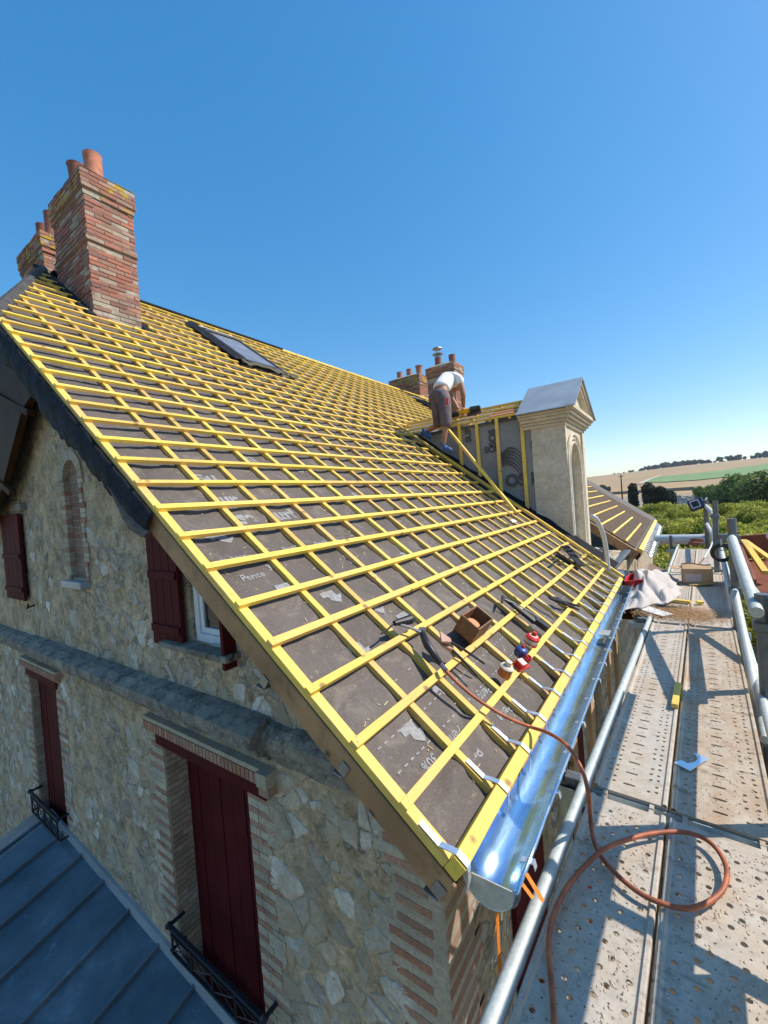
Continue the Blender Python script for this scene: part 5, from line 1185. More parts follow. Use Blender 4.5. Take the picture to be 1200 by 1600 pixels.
for i in range(260):   # shavings and chips on the membrane
    k_ = rv.uniform(0.4, 9); y_ = rv.uniform(1.2, 5.4); c = rf(k_, y_, NM + sag(k_, y_) + 0.003); a = rv.uniform(0, 6.28); l_ = rv.uniform(0.004, 0.016); d_ = Yv * math.cos(a) + U * math.sin(a); e_ = Yv * -math.sin(a) + U * math.cos(a)
    sh.add([c - d_ * l_ - e_ * 0.0015, c + d_ * l_ - e_ * 0.0012 + N * 0.003, c + d_ * l_ + e_ * 0.0012 + N * 0.003, c - d_ * l_ + e_ * 0.0015], [(0, 1, 2, 3)])
o = sh.build('wood_shavings', simple('pale_shavings', (0.62, 0.48, 0.22), 0.8), None); o['kind'] = 'stuff'; o['label'] = 'wood shavings scattered on the membrane between the lower battens'; o['category'] = 'shavings'
# white scrap
p = rp(800, 816, 0.01); mb = MB(); mb.grid(lambda u, v: p + Yv * (0.14 * (u - .5)) + U * (0.05 * (v - .5)) + N * (0.018 + 0.012 * math.sin(u * 7 + v * 3)), 8, 4); o = mb.build('paper_scrap', M['white'], None); o.modifiers.new('s', 'SOLIDIFY').thickness = 0.002; tag(o, 'crumpled white scrap caught between battens near the dormer foot', 'scrap')
# red trough at gutter end
t = thing('trough', 'bright red plastic trough set at the far end of the gutter', 'trough', V((-0.50, 5.95, -1.2)))
mb = MB(); A = [onz(x, y, -1.13) for x, y in ((978, 901), (986, 896), (1008, 895), (1015, 900), (1010, 905), (975, 908))]
cen = sum(A, V()) / 6
bot = [cen + (a - cen) * 0.72 - Zv * 0.13 for a in A]
vs = A + bot + [cen + (a - cen) * 0.93 for a in A] + [cen + (a - cen) * 0.68 - Zv * 0.12 for a in A]
fs = [(i, (i + 1) % 6, 6 + (i + 1) % 6, 6 + i) for i in range(6)] + [tuple(6 + i for i in range(6))] + [(i, (i + 1) % 6, 12 + (i + 1) % 6, 12 + i) for i in range(6)] + [(12 + i, 12 + (i + 1) % 6, 18 + (i + 1) % 6, 18 + i) for i in range(6)] + [tuple(18 + i for i in range(6))]
mb.add(vs, fs); mb.build('shell', M['redp'], t)
# carton
c0 = onz(1068, 912, -1.31); bxo = thing('carton', 'torn open brown cardboard carton with a pale printed label, on the outer planks', 'cardboard box', c0 + V((0.15, 0.1, 0)))
L1, L2, Hc = 0.31, 0.24, 0.19
r1 = (onz(1098, 913, -1.31) - c0).normalized(); r1 = (DX * 0.99 + DY * 0.12).normalized(); r2 = Zv.cross(r1)
mb = MB(); tk = 0.004
for o_, a, b in ((c0, r1 * L1, r2 * tk), (c0 + r2 * (L2 - tk), r1 * L1, r2 * tk), (c0 + r2 * tk, r2 * (L2 - 2 * tk), r1 * tk), (c0 + r1 * (L1 - tk) + r2 * tk, r2 * (L2 - 2 * tk), r1 * tk)): mb.obox(o_, a, b, Zv * Hc)
mb.obox(c0 + Zv * 0.001, r1 * L1, r2 * L2, Zv * 0.004); mb.build('case', M['card'], bxo)
for (o_, a, b, up_) in ((c0 + Zv * Hc, r1 * L1, r2 * 0.5 * L2, 0.035), (c0 + Zv * Hc, r2 * L2, -r1 * 0.13, 0.01), (c0 + r2 * L2 + Zv * Hc, r1 * L1, -r2 * 0.10 , 0.05), (c0 + r1 * L1 + Zv * Hc, r2 * L2, r1 * 0.13, -0.05)):
    mb = MB(); mb.grid(lambda u, v: o_ + a * u + b * v + Zv * (up_ * v + 0.012 * math.sin(u * 6) * v), 6, 4); o = mb.build('flap', M['card'], bxo); o.modifiers.new('s', 'SOLIDIFY').thickness = 0.004
mb = MB(); mb.obox(c0 + r1 * 0.02 + Zv * 0.025 - r2 * 0.002, r1 * 0.17, r2 * 0.0015, Zv * 0.105); mb.build('printed_label', M['paper'], bxo)
mb = MB(); q0 = c0 - r2 * 0.10 + r1 * 0.05
mb.prism([q0 + Zv * 0.006, q0 + r1 * 0.10 - r2 * 0.03 + Zv * 0.006, q0 + r1 * 0.30 + r2 * 0.06 + Zv * 0.02, q0 + r1 * 0.26 + r2 * 0.14 + Zv * 0.02, q0 + r2 * 0.06 + Zv * 0.006], (0, 0, 0.006)); tag(mb.build('cardboard_scrap', simple('yellowed_card', (0.42, 0.30, 0.09), 0.8), None), 'flattened yellowish card scrap under the front of the carton', 'cardboard')
# bricks at far end
for (q, h_, lab) in (((1075, 853), 0.0, 'lower red brick of the pair at the far end of the deck'), ((1079, 852), 0.062, 'upper red brick resting on the other at the far end of the deck')):
    p = onz(*q, -1.32); mb = MB(); mb.obox(p + Zv * (h_ + 0.012) - DX * 0.0, DX * 0.22, DY * 0.11, Zv * 0.06, c=(0.36, 0.10, 0.07)); o = mb.build('brick', M['quoin'], None, bevel=0.004); tag(o, lab, 'brick', 'loose bricks')
# dust sheet
mb = MB()
P_ = [onz(x, y, -1.30) for x, y in ((985, 905), (1060, 905), (1064, 940), (975, 955))]
def sheet(u, v):
    a = P_[0].lerp(P_[1], u); b = P_[3].lerp(P_[2], u); p = a.lerp(b, v)
    h = 0.16 * math.exp(-((u - 0.38) ** 2 + (v - 0.35) ** 2) * 7) + 0.06 * abs(math.sin(u * 6 + v * 3.2)) + 0.03 * abs(math.sin(u * 15 - v * 8 + 2 * math.sin(u * 4))) + 0.035 * mnoise.noise(V((u * 4, v * 4, 1))) + 0.022 * math.sin(9 * u - 5 * v + 2 * math.sin(v * 5))
    ed = min(u, 1 - u, v, 1 - v); k = min(1, ed * 5)
    return p + Zv * (0.012 + max(0, h) * k) + V((0.05 * mnoise.noise(V((u * 3, v * 5, 9))), 0.12 * mnoise.noise(V((u * 5, v * 2, 5))), 0))
mb.grid(sheet, 60, 50); o = mb.build('dust_sheet', M['cloth'], None, smooth=True); o.modifiers.new('s', 'SOLIDIFY').thickness = 0.003
tag(o, 'crumpled off white dust sheet heaped on the deck beside the red trough', 'dust sheet')
mb = MB(); Q = [onz(x, y, -1.30) for x, y in ((982, 944), (1015, 948), (1052, 960), (1035, 963), (1008, 955))]; mb.prism(Q, (0, 0, 0.004)); tag(mb.build('plastic_strip', M['white'], None), 'flat white pointed strip of sheet just in front of the dust sheet', 'plastic sheet')
# straw debris
mb = MB(); rs = random.Random(5)
for i in range(2600):
    u, v = rs.gauss(0.5, 0.24), rs.gauss(0.5, 0.22)
    if not (0 < u < 1 and 0 < v < 1): continue
    c = dk(-0.50 + 0.80 * u, 4.78 + 0.75 * v - 0.1 * u, 0.006 + rs.random() * 0.02); a = rs.uniform(0, math.pi); l_ = rs.uniform(0.012, 0.05); d = V((math.cos(a), math.sin(a), rs.uniform(-0.2, 0.2))) * l_; s_ = V((-math.sin(a), math.cos(a), 0)) * 0.0016
    mb.add([c - d - s_, c + d - s_, c + d + s_, c - d + s_], [(0, 1, 2, 3)])
o = mb.build('straw_debris', M['straw'], None); o['kind'] = 'stuff'; o['label'] = 'brown straw and moss debris scattered over the deck joint'; o['category'] = 'straw'
mb = MB()
for i in range(3600):   # mortar crumbs on the near decks
    if i % 3: x_, y_ = rs.uniform(-0.26, 0.31), rs.uniform(0.3, 1.9)
    else: x_, y_ = rs.uniform(0.03, 0.31), rs.uniform(2.0, 4.6)
    if abs(x_) < 0.03: continue
    c = dk(x_, y_, 0.0005 if not (y_ > 2 and x_ > 0) else -0.0035); s_ = rs.uniform(0.0012, 0.0042) * (1.5 if rs.random() < 0.08 else 1); a = rs.uniform(0, 6.28); e = rs.uniform(0.6, 2.4)
    d1_ = V((math.cos(a), math.sin(a), 0)) * s_ * e; d2_ = V((-math.sin(a), math.cos(a), 0)) * s_
    mb.add([c - d1_, c - d2_, c + d1_, c + d2_, c + Zv * s_ * 0.7 + d1_ * 0.2], [(0, 1, 4), (1, 2, 4), (2, 3, 4), (3, 0, 4)])
o = mb.build('mortar_crumbs', simple('tan_crumbs', (0.46, 0.36, 0.26), 0.95, 0, 0.35, 50), None); o['kind'] = 'stuff'; o['label'] = 'tan mortar crumbs and grit strewn over the steel planks'; o['category'] = 'debris'
# planks of wood bridging between wall and deck near the straw
for i, (a, b, lab) in enumerate((((-0.60, 5.3), (-0.2, 5.35), 'pale board bridging deck and wall beside the straw, the nearer'), ((-0.60, 5.62), (-0.25, 5.62), 'pale board bridging deck and wall under the sheet, the farther'))):
    mb = MB(); mb.beam(dk(*a, -0.01), dk(*b, -0.01), 0.16, 0.02); tag(mb.build('board', M['pale_wood'], None, bevel=0.002), lab, 'board', 'boards bridging to the wall')
# vertical boards seen between gutter and deck
for i, (y, lab) in enumerate(((2.55, 'nearest upright weathered board under the gutter'), (3.0, 'second upright weathered board under the gutter'), (4.15, 'third upright weathered board under the gutter, lit along its edge'), (4.45, 'fourth upright weathered board under the gutter near the straw'), (4.72, 'farthest upright weathered board under the gutter'))):
    mb = MB(); mb.obox((-0.60 + 0.03 * (i % 2), y, -4.2), (0.03, 0, 0), (0, 0.12, 0), (0, 0.03, 2.83)); tag(mb.build('upright_board', M['pale_wood'], None, bevel=0.002), lab, 'board', 'upright boards between wall and scaffold')
# orange ratchet straps
for (a, b, lab, m1, m2) in (((776, 1425), (781, 1533), 'orange strap hanging straight down below the gutter end', ('x', -0.50), ('x', -0.50)), ((822, 1365), (848, 1408), 'orange strap wrapped over the ledger tube beside the gutter', ('x', -0.42), ('x', -0.36)), ((815, 1380), (832, 1403), 'dull orange strap tail behind the brighter one', ('x', -0.47), ('x', -0.43))):
    p, q = onx(*a, m1[1]), onx(*b, m2[1]); mb = MB(); d = (q - p); s_ = V((0.4, 1, 0)).normalized() * 0.012
    mb.obox(p - s_ / 2, s_, d, V((0.002, 0, 0))); tag(mb.build('ratchet_strap', M['strap'], None), lab, 'strap', 'orange straps')
# far platform bin with yellow battens
t = thing('skip_bin', 'rust brown open bin beyond the guard rail holding yellow battens', 'bin', dk(0.8, 7.2, -0.2))
yb0 = 6.2
def at(x, y, d): return hitp(x, y, dk(0, d, 0), DY)
mb = MB()
a = at(1150, 838, 7.0); b = at(1176, 905, 5.2)
mb.prism([a, b, b - Zv * 0.35, a - Zv * 0.35], (0.03, 0.01, 0)); c = a + V((0.9, 0.2, 0.06)); mb.prism([a, c, c - Zv * 0.30, a - Zv * 0.30], (0, 0.03, 0))
d_ = b + V((0.9, 0.2, 0.03)); mb.prism([b + V((0.031, 0, -0.12)), d_ - Zv * 0.12, d_ - Zv * 0.35, b - Zv * 0.35], (0, -0.03, 0)); mb.prism([a - Zv * 0.31, b - Zv * 0.31, d_ - Zv * 0.31, c - Zv * 0.31], (0, 0, -0.03))
mb.build('shell', M['rust'], t, bevel=0.004)
mb = MB(); mb.tube([b + V((0.2, 0.3, -0.34)), V((b.x + 0.2, b.y + 0.3, GZ))], 0.05, 10); mb.tube([c + V((-0.1, -0.3, -0.34)), V((c.x - 0.1, c.y - 0.3, GZ))], 0.05, 10); mb.build('support_leg', M['steel_dark'], t)
for (p, q, lab, r_) in (((1162, 845), (1196, 895), 'yellow batten leaning down into the rust bin', 5.6), ((1164, 846), (1215, 882), 'yellow batten across the top of the rust bin', 6.1)):
    mb = MB(); mb.beam(at(*p, 6.7), at(*q, r_), 0.055, 0.04); tag(mb.build('timber_batten', M['yellow'], None, bevel=0.002), lab, 'batten')
# floodlight box
p = at(1088, 787, 10.6); t = thing('work_light', 'navy square work lamp clamped to the far scaffold post', 'work lamp', p)
e1_ = (DX * 0.93 + Zv * 0.33).normalized(); e3_ = (-DY + Zv * 0.25).normalized(); e2_ = e3_.cross(e1_)
s0 = 0.135
mb = MB(); mb.obox(p - e1_ * s0 - e2_ * s0 * 0.8, e1_ * 2 * s0, e2_ * 1.6 * s0, -e3_ * 0.16); mb.build('housing', M['navy'], t, bevel=0.02)
mb = MB(); 
for (a, b) in (((-.09, -.07), (.05, -.07)), ((.05, -.07), (.05, .07)), ((.05, .07), (-.09, .07)), ((-.09, .07), (-.09, -.07))): mb.tube([p + e1_ * a[0] + e2_ * a[1] + e3_ * 0.004, p + e1_ * b[0] + e2_ * b[1] + e3_ * 0.004], 0.008, 6)
mb.build('white_outline', M['white'], t)
mb = MB(); mb.lathe(p - e1_ * 0.02 + e3_ * 0.0, [(0.045, 0), (0.045, 0.01), (0.02, 0.012)], axis=e3_, n=16); mb.build('lens', M['black'], t)
mb = MB(); mb.tube([p + e1_ * 0.15, at(1104, 778, 10.8)], 0.02, 8); mb.build('clamp_arm', M['steel_dark'], t)
# cable on scaffold and coil
mb = MB(); mb.tube(catmull([at(1112, 800, 7.7), at(1113, 830, 7.6), at(1112, 850, 7.5), at(1106, 862, 7.2), at(1098, 875, 6.9), onz(1090, 884, -1.30)]), 0.010, 6); tag(mb.build('cable', M['white'], None, smooth=True), 'pale cable hanging down the scaffold posts to the deck', 'cable')
t = thing('cable_coil', 'black coiled cable hung on the scaffold above the carton', 'cable coil', at(1128, 862, 5.6)); mb = MB()
cc = at(1128, 864, 5.6)
for rr in (0.085, 0.07, 0.09): mb.tube([cc + DX * (rr * math.cos(a * math.pi / 9)) + Zv * (rr * math.sin(a * math.pi / 9)) + DY * (0.01 * a / 9) for a in range(19)], 0.011, 6)
mb.build('loops', M['black'], t); mb = MB(); mb.tube([cc + Zv * 0.08, cc + Zv * 0.15], 0.01, 6); mb.build('hanging_loop', M['galv'], t)
mb = MB(); mb.obox(at(1122, 848, 5.6), DX * 0.16, DY * 0.06, Zv * 0.09); mb.build('clamp_block', M['steel_dark'], t, bevel=0.01)
# chain saw on the ledge
p = ony(912, 862, 6.3); p = V((-0.93, 6.30, -0.985))
t = thing('chainsaw', 'black and orange chainsaw standing on the masonry ledge below the dormer opening', 'chainsaw', p)
mb = MB(); mb.box(p.x - 0.10, p.x + 0.08, p.y - 0.02, p.y + 0.26, p.z, p.z + 0.09); mb.box(p.x - 0.07, p.x + 0.05, p.y + 0.02, p.y + 0.24, p.z + 0.09, p.z + 0.14); mb.build('engine', M['black'], t, bevel=0.02)
mb = MB(); mb.box(p.x - 0.10, p.x + 0.06, p.y - 0.16, p.y - 0.021, p.z + 0.0, p.z + 0.085); mb.build('side_cover', simple('salmon_cover', (0.45, 0.20, 0.12), 0.6), t, bevel=0.015)
mb = MB(); mb.tube(catmull([V((p.x - 0.1, p.y + 0.02, p.z + 0.08)), V((p.x - 0.09, p.y + 0.02, p.z + 0.17)), V((p.x + 0.0, p.y + 0.02, p.z + 0.19)), V((p.x + 0.08, p.y + 0.02, p.z + 0.15)), V((p.x + 0.09, p.y + 0.02, p.z + 0.05))]), 0.010, 8); mb.build('front_handle', M['black'], t)
mb = MB(); mb.lathe((p.x - 0.02, p.y - 0.162, p.z + 0.045), [(0.03, 0), (0.03, 0.012)], axis=-Yv, n=12); mb.build('starter_knob', M['orange'], t)
mb = MB(); mb.lathe((p.x - 0.02, p.y + 0.12, p.z + 0.14), [(0.02, 0), (0.02, 0.02)], n=10); mb.build('fuel_cap', simple('yellow_cap', (0.7, 0.6, 0.05), 0.4), t)
# plastic bag
p = V((-1.03, 6.75, -1.0)); mb = MB()
mb.grid(lambda u, v: p + V((0.11 * math.cos(u * 6.28) * math.sin(v * 2.6 + .25), 0.15 * math.sin(u * 6.28) * math.sin(v * 2.6 + .25), 0.16 * v + 0.02 * mnoise.noise(V((math.cos(u * 6.28) * 2, math.sin(u * 6.28) * 2, v * 4))))), 24, 12)
o = mb.build('plastic_bag', M['white'], None, smooth=True); tag(o, 'white plastic bag with orange print behind the chainsaw', 'bag')
mb = MB(); mb.box(p.x + 0.105, p.x + 0.112, p.y - 0.06, p.y + 0.05, p.z + 0.05, p.z + 0.10); ob_ = mb.build('orange_print', M['orange'], o)
# pale strips draped from ledge
mb = MB()
for dx in (0, 0.035, 0.07):
    pts = [onx(x + dx * 60, y, -0.78 + dx) for x, y in ((922, 806), (930, 812), (941, 838), (946, 868), (948, 892))]
    c_ = catmull(pts, 4)
mb = MB()
for dx in (0, 0.035, 0.07):
    mb.tube(catmull([onx(x + dx * 60, y, -0.78 + dx) for x, y in ((922, 806), (930, 812), (941, 838), (946, 868), (948, 892))], 4), 0.013, 6)
o = mb.build('sheet_strips', M['pex'], None, smooth=True); tag(o, 'bundle of pale blue strips drooping from the ledge beside the dormer', 'metal strips')
# grey bundles and black tool case on the low ledge
p = V((-0.80, 7.2, -1.35)); mb = MB()
for j in range(3): mb.obox((-0.99 + 0.05 * j, 7.0, -1.30 + 0.03 * j), (0.10, 0, 0.0), (0.10, 1.3, 0.10), (0, 0, 0.05))
tag(mb.build('gutter_lengths', M['steel_dark'], None, bevel=0.006), 'stack of dark grey metal lengths lying by the wall below the far roof', 'metal lengths')
t = thing('tool_case', 'black tool case with grey tray, tipped beside the red trough', 'tool case', V((-0.66, 6.35, -1.3)))
mb = MB(); b0 = V((-0.80, 6.25, -1.28)); mb.obox(b0, (0.26, 0.04, -0.03), (-0.05, 0.34, 0.05), (0, 0, 0.10)); mb.build('case', M['black'], t, bevel=0.012)
mb = MB(); mb.obox(b0 + V((0.05, 0.06, 0.102)), (0.14, 0.02, -0.016), (-0.03, 0.20, 0.03), (0, 0, 0.008)); mb.build('tray', M['steel'], t, bevel=0.003)
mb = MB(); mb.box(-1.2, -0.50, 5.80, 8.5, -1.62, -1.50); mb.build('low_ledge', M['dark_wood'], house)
# ================================================================ WORKER
def skinned(name, verts, edges, radii, mat, parent, sub=2, label=None, root=0):
    me = bpy.data.meshes.new(name); me.from_pydata([tuple(v) for v in verts], edges, []); me.materials.append(mat)
    o = bpy.data.objects.new(name, me); COL.objects.link(o)
    m = o.modifiers.new('skin', 'SKIN'); m.use_smooth_shade = True
    sv = me.skin_vertices[0].data
    for i, r in enumerate(radii):
        sv[i].radius = (r, r) if not isinstance(r, tuple) else r; sv[i].use_root = (i == root)
    s = o.modifiers.new('sub', 'SUBSURF'); s.levels = s.render_levels = sub
    dg = bpy.context.evaluated_depsgraph_get(); nm = bpy.data.meshes.new_from_object(o.evaluated_get(dg)); nm.name = name
    bpy.data.objects.remove(o); o = bpy.data.objects.new(name, nm); COL.objects.link(o)
    if not nm.materials: nm.materials.append(mat)
    nm.polygons.foreach_set('use_smooth', [True] * len(nm.polygons))
    o.parent = parent; o.matrix_parent_inverse = Matrix.Translation(-parent.location)
    if label: o['label'] = label
    return o
M['skin'] = simple('tanned_skin', (0.36, 0.17, 0.10), 0.6, 0, 0.12, 12)
M['tee'] = simple('white_cotton', (0.78, 0.78, 0.80), 0.85, 0, 0.06, 5, 0.6, 0.02)
M['shorts'] = simple('grey_brown_workwear', (0.13, 0.10, 0.105), 0.85, 0, 0.3, 9, 0.6, 0.015)
M['hair'] = simple('dark_hair', (0.03, 0.02, 0.015), 0.8, 0, 0.3)
M['blue_shoe'] = simple('blue_trainers', (0.04, 0.10, 0.24), 0.6, 0, 0.4, 30)
M['glove'] = simple('yellow_gun_body', (0.80, 0.42, 0.02), 0.5, 0, 0.1)
YW = 5.82
hipR_ = ony(694, 620, YW + 0.05); hipL_ = ony(682, 621, YW + 0.12); pelv = ony(688, 614, YW + 0.10)
kneeR = ony(697, 660, YW + 0.0); ankR = ony(693, 694, YW - 0.02); kneeL = ony(685, 662, YW + 0.18); ankL = ony(668, 674, YW + 0.25)
toeR = ony(706, 704, YW - 0.06); heelR = ony(691, 700, YW - 0.02); toeL = ony(673, 685, YW + 0.16); heelL = ony(661, 672, YW + 0.28)
waist = ony(689, 606, YW + 0.16); chest = ony(700, 594, YW + 0.40); shc = ony(708, 592, YW + 0.52); neck = ony(711, 597, YW + 0.62); head1 = ony(713, 604, YW + 0.72); head2 = ony(713, 611, YW + 0.76)
shR = ony(718, 593, YW + 0.42); elR = ony(724, 617, YW + 0.42); haR = ony(724, 637, YW + 0.50)
shL = ony(698, 592, YW + 0.60); elL = ony(703, 616, YW + 0.75); haL = ony(716, 640, YW + 0.66)
wk = thing('person', 'person in white t-shirt and dark shorts bending over the dormer roof', 'person', heelR)
bv = [pelv, waist, chest, shc, neck, head1, head2, hipR_, kneeR, ankR, heelR, hipL_, kneeL, ankL, heelL, shR, elR, haR, shL, elL, haL]
be = [(0, 1), (1, 2), (2, 3), (3, 4), (4, 5), (5, 6), (0, 7), (7, 8), (8, 9), (9, 10), (0, 11), (11, 12), (12, 13), (13, 14), (3, 15), (15, 16), (16, 17), (3, 18), (18, 19), (19, 20)]
br = [0.12, 0.115, 0.13, 0.10, 0.052, 0.075, 0.062, 0.085, 0.055, 0.036, 0.034, 0.085, 0.055, 0.036, 0.034, 0.058, 0.042, 0.030, 0.058, 0.042, 0.030]
skinned('body', bv, be, br, M['skin'], wk)
skinned('tee_shirt', [waist + (pelv - waist) * 0.4, waist, chest, shc, shR, shR.lerp(elR, 0.42), shL, shL.lerp(elL, 0.42), shc.lerp(neck, 0.3)], [(0, 1), (1, 2), (2, 3), (3, 4), (4, 5), (3, 6), (6, 7), (3, 8)], [0.142, 0.140, 0.158, 0.125, 0.078, 0.068, 0.078, 0.068, 0.09], M['tee'], wk)
skinned('work_shorts', [pelv + (waist - pelv) * 0.35, pelv, hipR_, hipR_.lerp(kneeR, 0.5), kneeR, kneeR.lerp(ankR, 0.28), hipL_, hipL_.lerp(kneeL, 0.5), kneeL, kneeL.lerp(ankL, 0.25)], [(0, 1), (1, 2), (2, 3), (3, 4), (4, 5), (1, 6), (6, 7), (7, 8), (8, 9)], [0.135, 0.145, 0.115, 0.105, 0.09, 0.078, 0.11, 0.10, 0.085, 0.075], M['shorts'], wk)
mb = MB(); p = ony(697, 633, YW - 0.09); mb.obox(p, Xv * 0.035, Yv * 0.01, Zv * 0.10); mb.build('red_pocket_trim', M['redp'], wk)
for a, b, c_ in ((heelR, toeR, ankR), (heelL, toeL, ankL)):
    skinned('shoe', [a + V((0, 0.0, 0.01)), a.lerp(b, 0.5) + V((0, 0, 0.0)), b, a.lerp(c_, 0.5)], [(0, 1), (1, 2), (0, 3)], [0.052, 0.05, 0.04, 0.048], M['blue_shoe'], wk, sub=1)
# hair cap on the head
skinned('hair', [head1.lerp(neck, 0.2) + V((0, -0.015, 0.012)), head1 + V((0, 0.0, 0.012)), head2 + V((0, 0.015, 0))], [(0, 1), (1, 2)], [0.06, 0.078, 0.062], M['hair'], wk)
fd = (head2 - head1).normalized(); fwd = V((0.2, 0.3, -0.9)).normalized(); fwd = (fwd - fd * fwd.dot(fd)).normalized(); sdv = fd.cross(fwd)
def finger(base, d, side, L):
    return [base, base + d * L * 0.4, base + d * L * 0.7 - side * L * 0.15, base + d * L * 0.9 - side * L * 0.4]
for hd, el, sg in ((haR, elR, 1), (haL, elL, -1)):
    d = (hd - el).normalized(); sd_ = Xv.cross(d).normalized(); vs = [hd, hd + d * 0.05]; es = [(0, 1)]; rs_ = [0.026, 0.034]
    for j in range(4):
        fb = hd + d * 0.075 + sd_ * (0.026 - 0.0175 * j); f_ = finger(fb, d, Xv * sg, (0.07, 0.078, 0.074, 0.06)[j]); k0_ = len(vs); vs += f_; es += [(1, k0_), (k0_, k0_ + 1), (k0_ + 1, k0_ + 2), (k0_ + 2, k0_ + 3)]; rs_ += [0.0095, 0.0088, 0.008, 0.007]
    tb = hd + d * 0.03 + sd_ * 0.035; k0_ = len(vs); vs += [tb, tb + d * 0.03 + sd_ * 0.015, tb + d * 0.055 - Xv * sg * 0.02]; es += [(1, k0_), (k0_, k0_ + 1), (k0_ + 1, k0_ + 2)]; rs_ += [0.012, 0.0105, 0.009]
    skinned('hand', vs, es, rs_, M['skin'], wk, sub=1)
# nail gun
ng = thing('nail_gun', 'black and yellow nail gun in the hand of the person on the roof', 'nail gun', haR)
q = haR + V((0.0, 0.02, -0.07))
mb = MB(); mb.obox(q + V((-0.10, -0.04, -0.02)), (0.20, 0.02, 0.0), (0, 0.08, 0), (0, 0, 0.075)); mb.build('body', M['glove'], ng, bevel=0.02)
mb = MB(); mb.tube([q + V((-0.10, 0, 0.0)), q + V((-0.22, 0, -0.02))], [0.05, 0.04], 10); mb.tube([q + V((0.10, 0, 0.02)), q + V((0.26, 0.05, 0.04))], [0.05, 0.035], 10); mb.obox(q + V((0.05, -0.02, -0.08)), (0.22, 0.04, 0.03), (0, 0.04, 0), (0, 0, 0.05)); mb.build('magazine', M['black'], ng, bevel=0.01)
# ================================================================ BACKGROUND
def sm(t): t = max(0.0, min(1.0, t)); return t * t * (3 - 2 * t)
def H(x, y):
    r = math.hypot(x, y)
    if y < 0: return GZ
    ang = math.atan2(x, y)
    crest = 50 + 14 * ang + 5 * math.sin(ang * 9 + 1)
    a = sm((r - 250) / 1350) * crest - min(50, max(0, r - 1650) * 0.09)
    return GZ + a + 0.6 * mnoise.noise(V((x * 0.01, y * 0.01, 0))) * min(1, r / 300)
tf = NT('dry_fields')
n1 = tf.noise(0.02, 6, 0.6); n2 = tf.noise(0.6, 6, 0.65); n3 = tf.noise(0.006, 3, 0.5); n4 = tf.noise(0.25, 5, 0.6, tf.map((8, 0.6, 1), (0, 0, 0.35)))
c = tf.ramp(n1, [(0.3, (0.36, 0.225, 0.085)), (0.7, (0.46, 0.30, 0.125))]); c = tf.mix(tf.ramp(n3, [(0.48, 0.0), (0.53, 0.6)]), c, (0.32, 0.235, 0.12))
c = tf.mix(0.35, c, tf.ramp(n4, [(0.35, (0.26, 0.16, 0.075)), (0.65, (0.42, 0.28, 0.15))]))
sp = tf.n('SeparateXYZ'); tf.l(tf.obj, sp.inputs[0])
nr = tf.n('MapRange'); nr.inputs[1].default_value = 30; nr.inputs[2].default_value = 90; tf.l(sp.outputs[1], nr.inputs[0])
near = tf.ramp(n2, [(0.3, (0.10, 0.085, 0.045)), (0.55, (0.22, 0.19, 0.09)), (0.75, (0.36, 0.29, 0.15))])
c = tf.mix(nr.outputs[0], near, c); tf.bump(n2, 0.5, 0.1)
M['field'] = tf.fin(c, 0.95)
ys = [-300, -60, -15, -5, 0, 5, 12, 22, 35, 55, 80, 120, 170, 230] + [300 + 60 * i for i in range(24)] + [1800, 2100, 2600]
xs = sorted(set([-2000, -1400, -1000, -700, -500, -350, -220, -140, -80, -40, -20, -10, 0, 10, 20, 40, 80, 140, 220, 350, 500, 700, 1000, 1400, 2000] + [50 * i for i in range(-14, 15)]))
mb = MB(); vs = [(x, y, H(x, y)) for y in ys for x in xs]; nx = len(xs)
mb.add(vs, [(j * nx + i, j * nx + i + 1, (j + 1) * nx + i + 1, (j + 1) * nx + i) for j in range(len(ys) - 1) for i in range(nx - 1)])
g = struct(mb.build('ground', M['field'], None, smooth=True)); g['label'] = 'dry stubble fields rising to the horizon'
def hit(x, y):
    d = ray(x, y); t = 60.0
    while t < 2500:
        p = d * t
        if p.z < H(p.x, p.y): return p
        t += 4
    return d * 1500
M['crop'] = simple('green_crop', (0.16, 0.25, 0.075), 0.9, 0, 0.2, 0.05); M['track'] = simple('pale_track', (0.55, 0.47, 0.36), 0.95, 0, 0.1, 0.1)
def drape(name, poly, mat, lab, off):
    # poly: two pixel polylines (upper, lower) of the same length
    up, lo = poly; A = [hit(*q) for q in up]; B = [hit(*q) for q in lo]; n_ = len(A) - 1; mb = MB()
    def fn(u, v):
        i = min(n_ - 1, int(u * n_)); t = u * n_ - i; p = A[i].lerp(A[i + 1], t).lerp(B[i].lerp(B[i + 1], t), v); return (p.x, p.y, H(p.x, p.y) + off)
    mb.grid(fn, 60, 24); o = struct(mb.build(name, mat, None, smooth=True)); o['label'] = lab
drape('green_field', (((1006, 752), (1030, 745), (1080, 741), (1130, 735), (1200, 725), (1260, 717)), ((1007, 754), (1040, 754), (1090, 751), (1140, 746), (1200, 739), (1260, 732))), M['crop'], 'long green crop strip across the stubble hill', 0.8)
drape('dirt_track', (((995, 757), (1012, 750), (1030, 744)), ((1002, 757), (1017, 750), (1033, 744))), M['track'], 'pale farm track beside the green strip', 1.1)
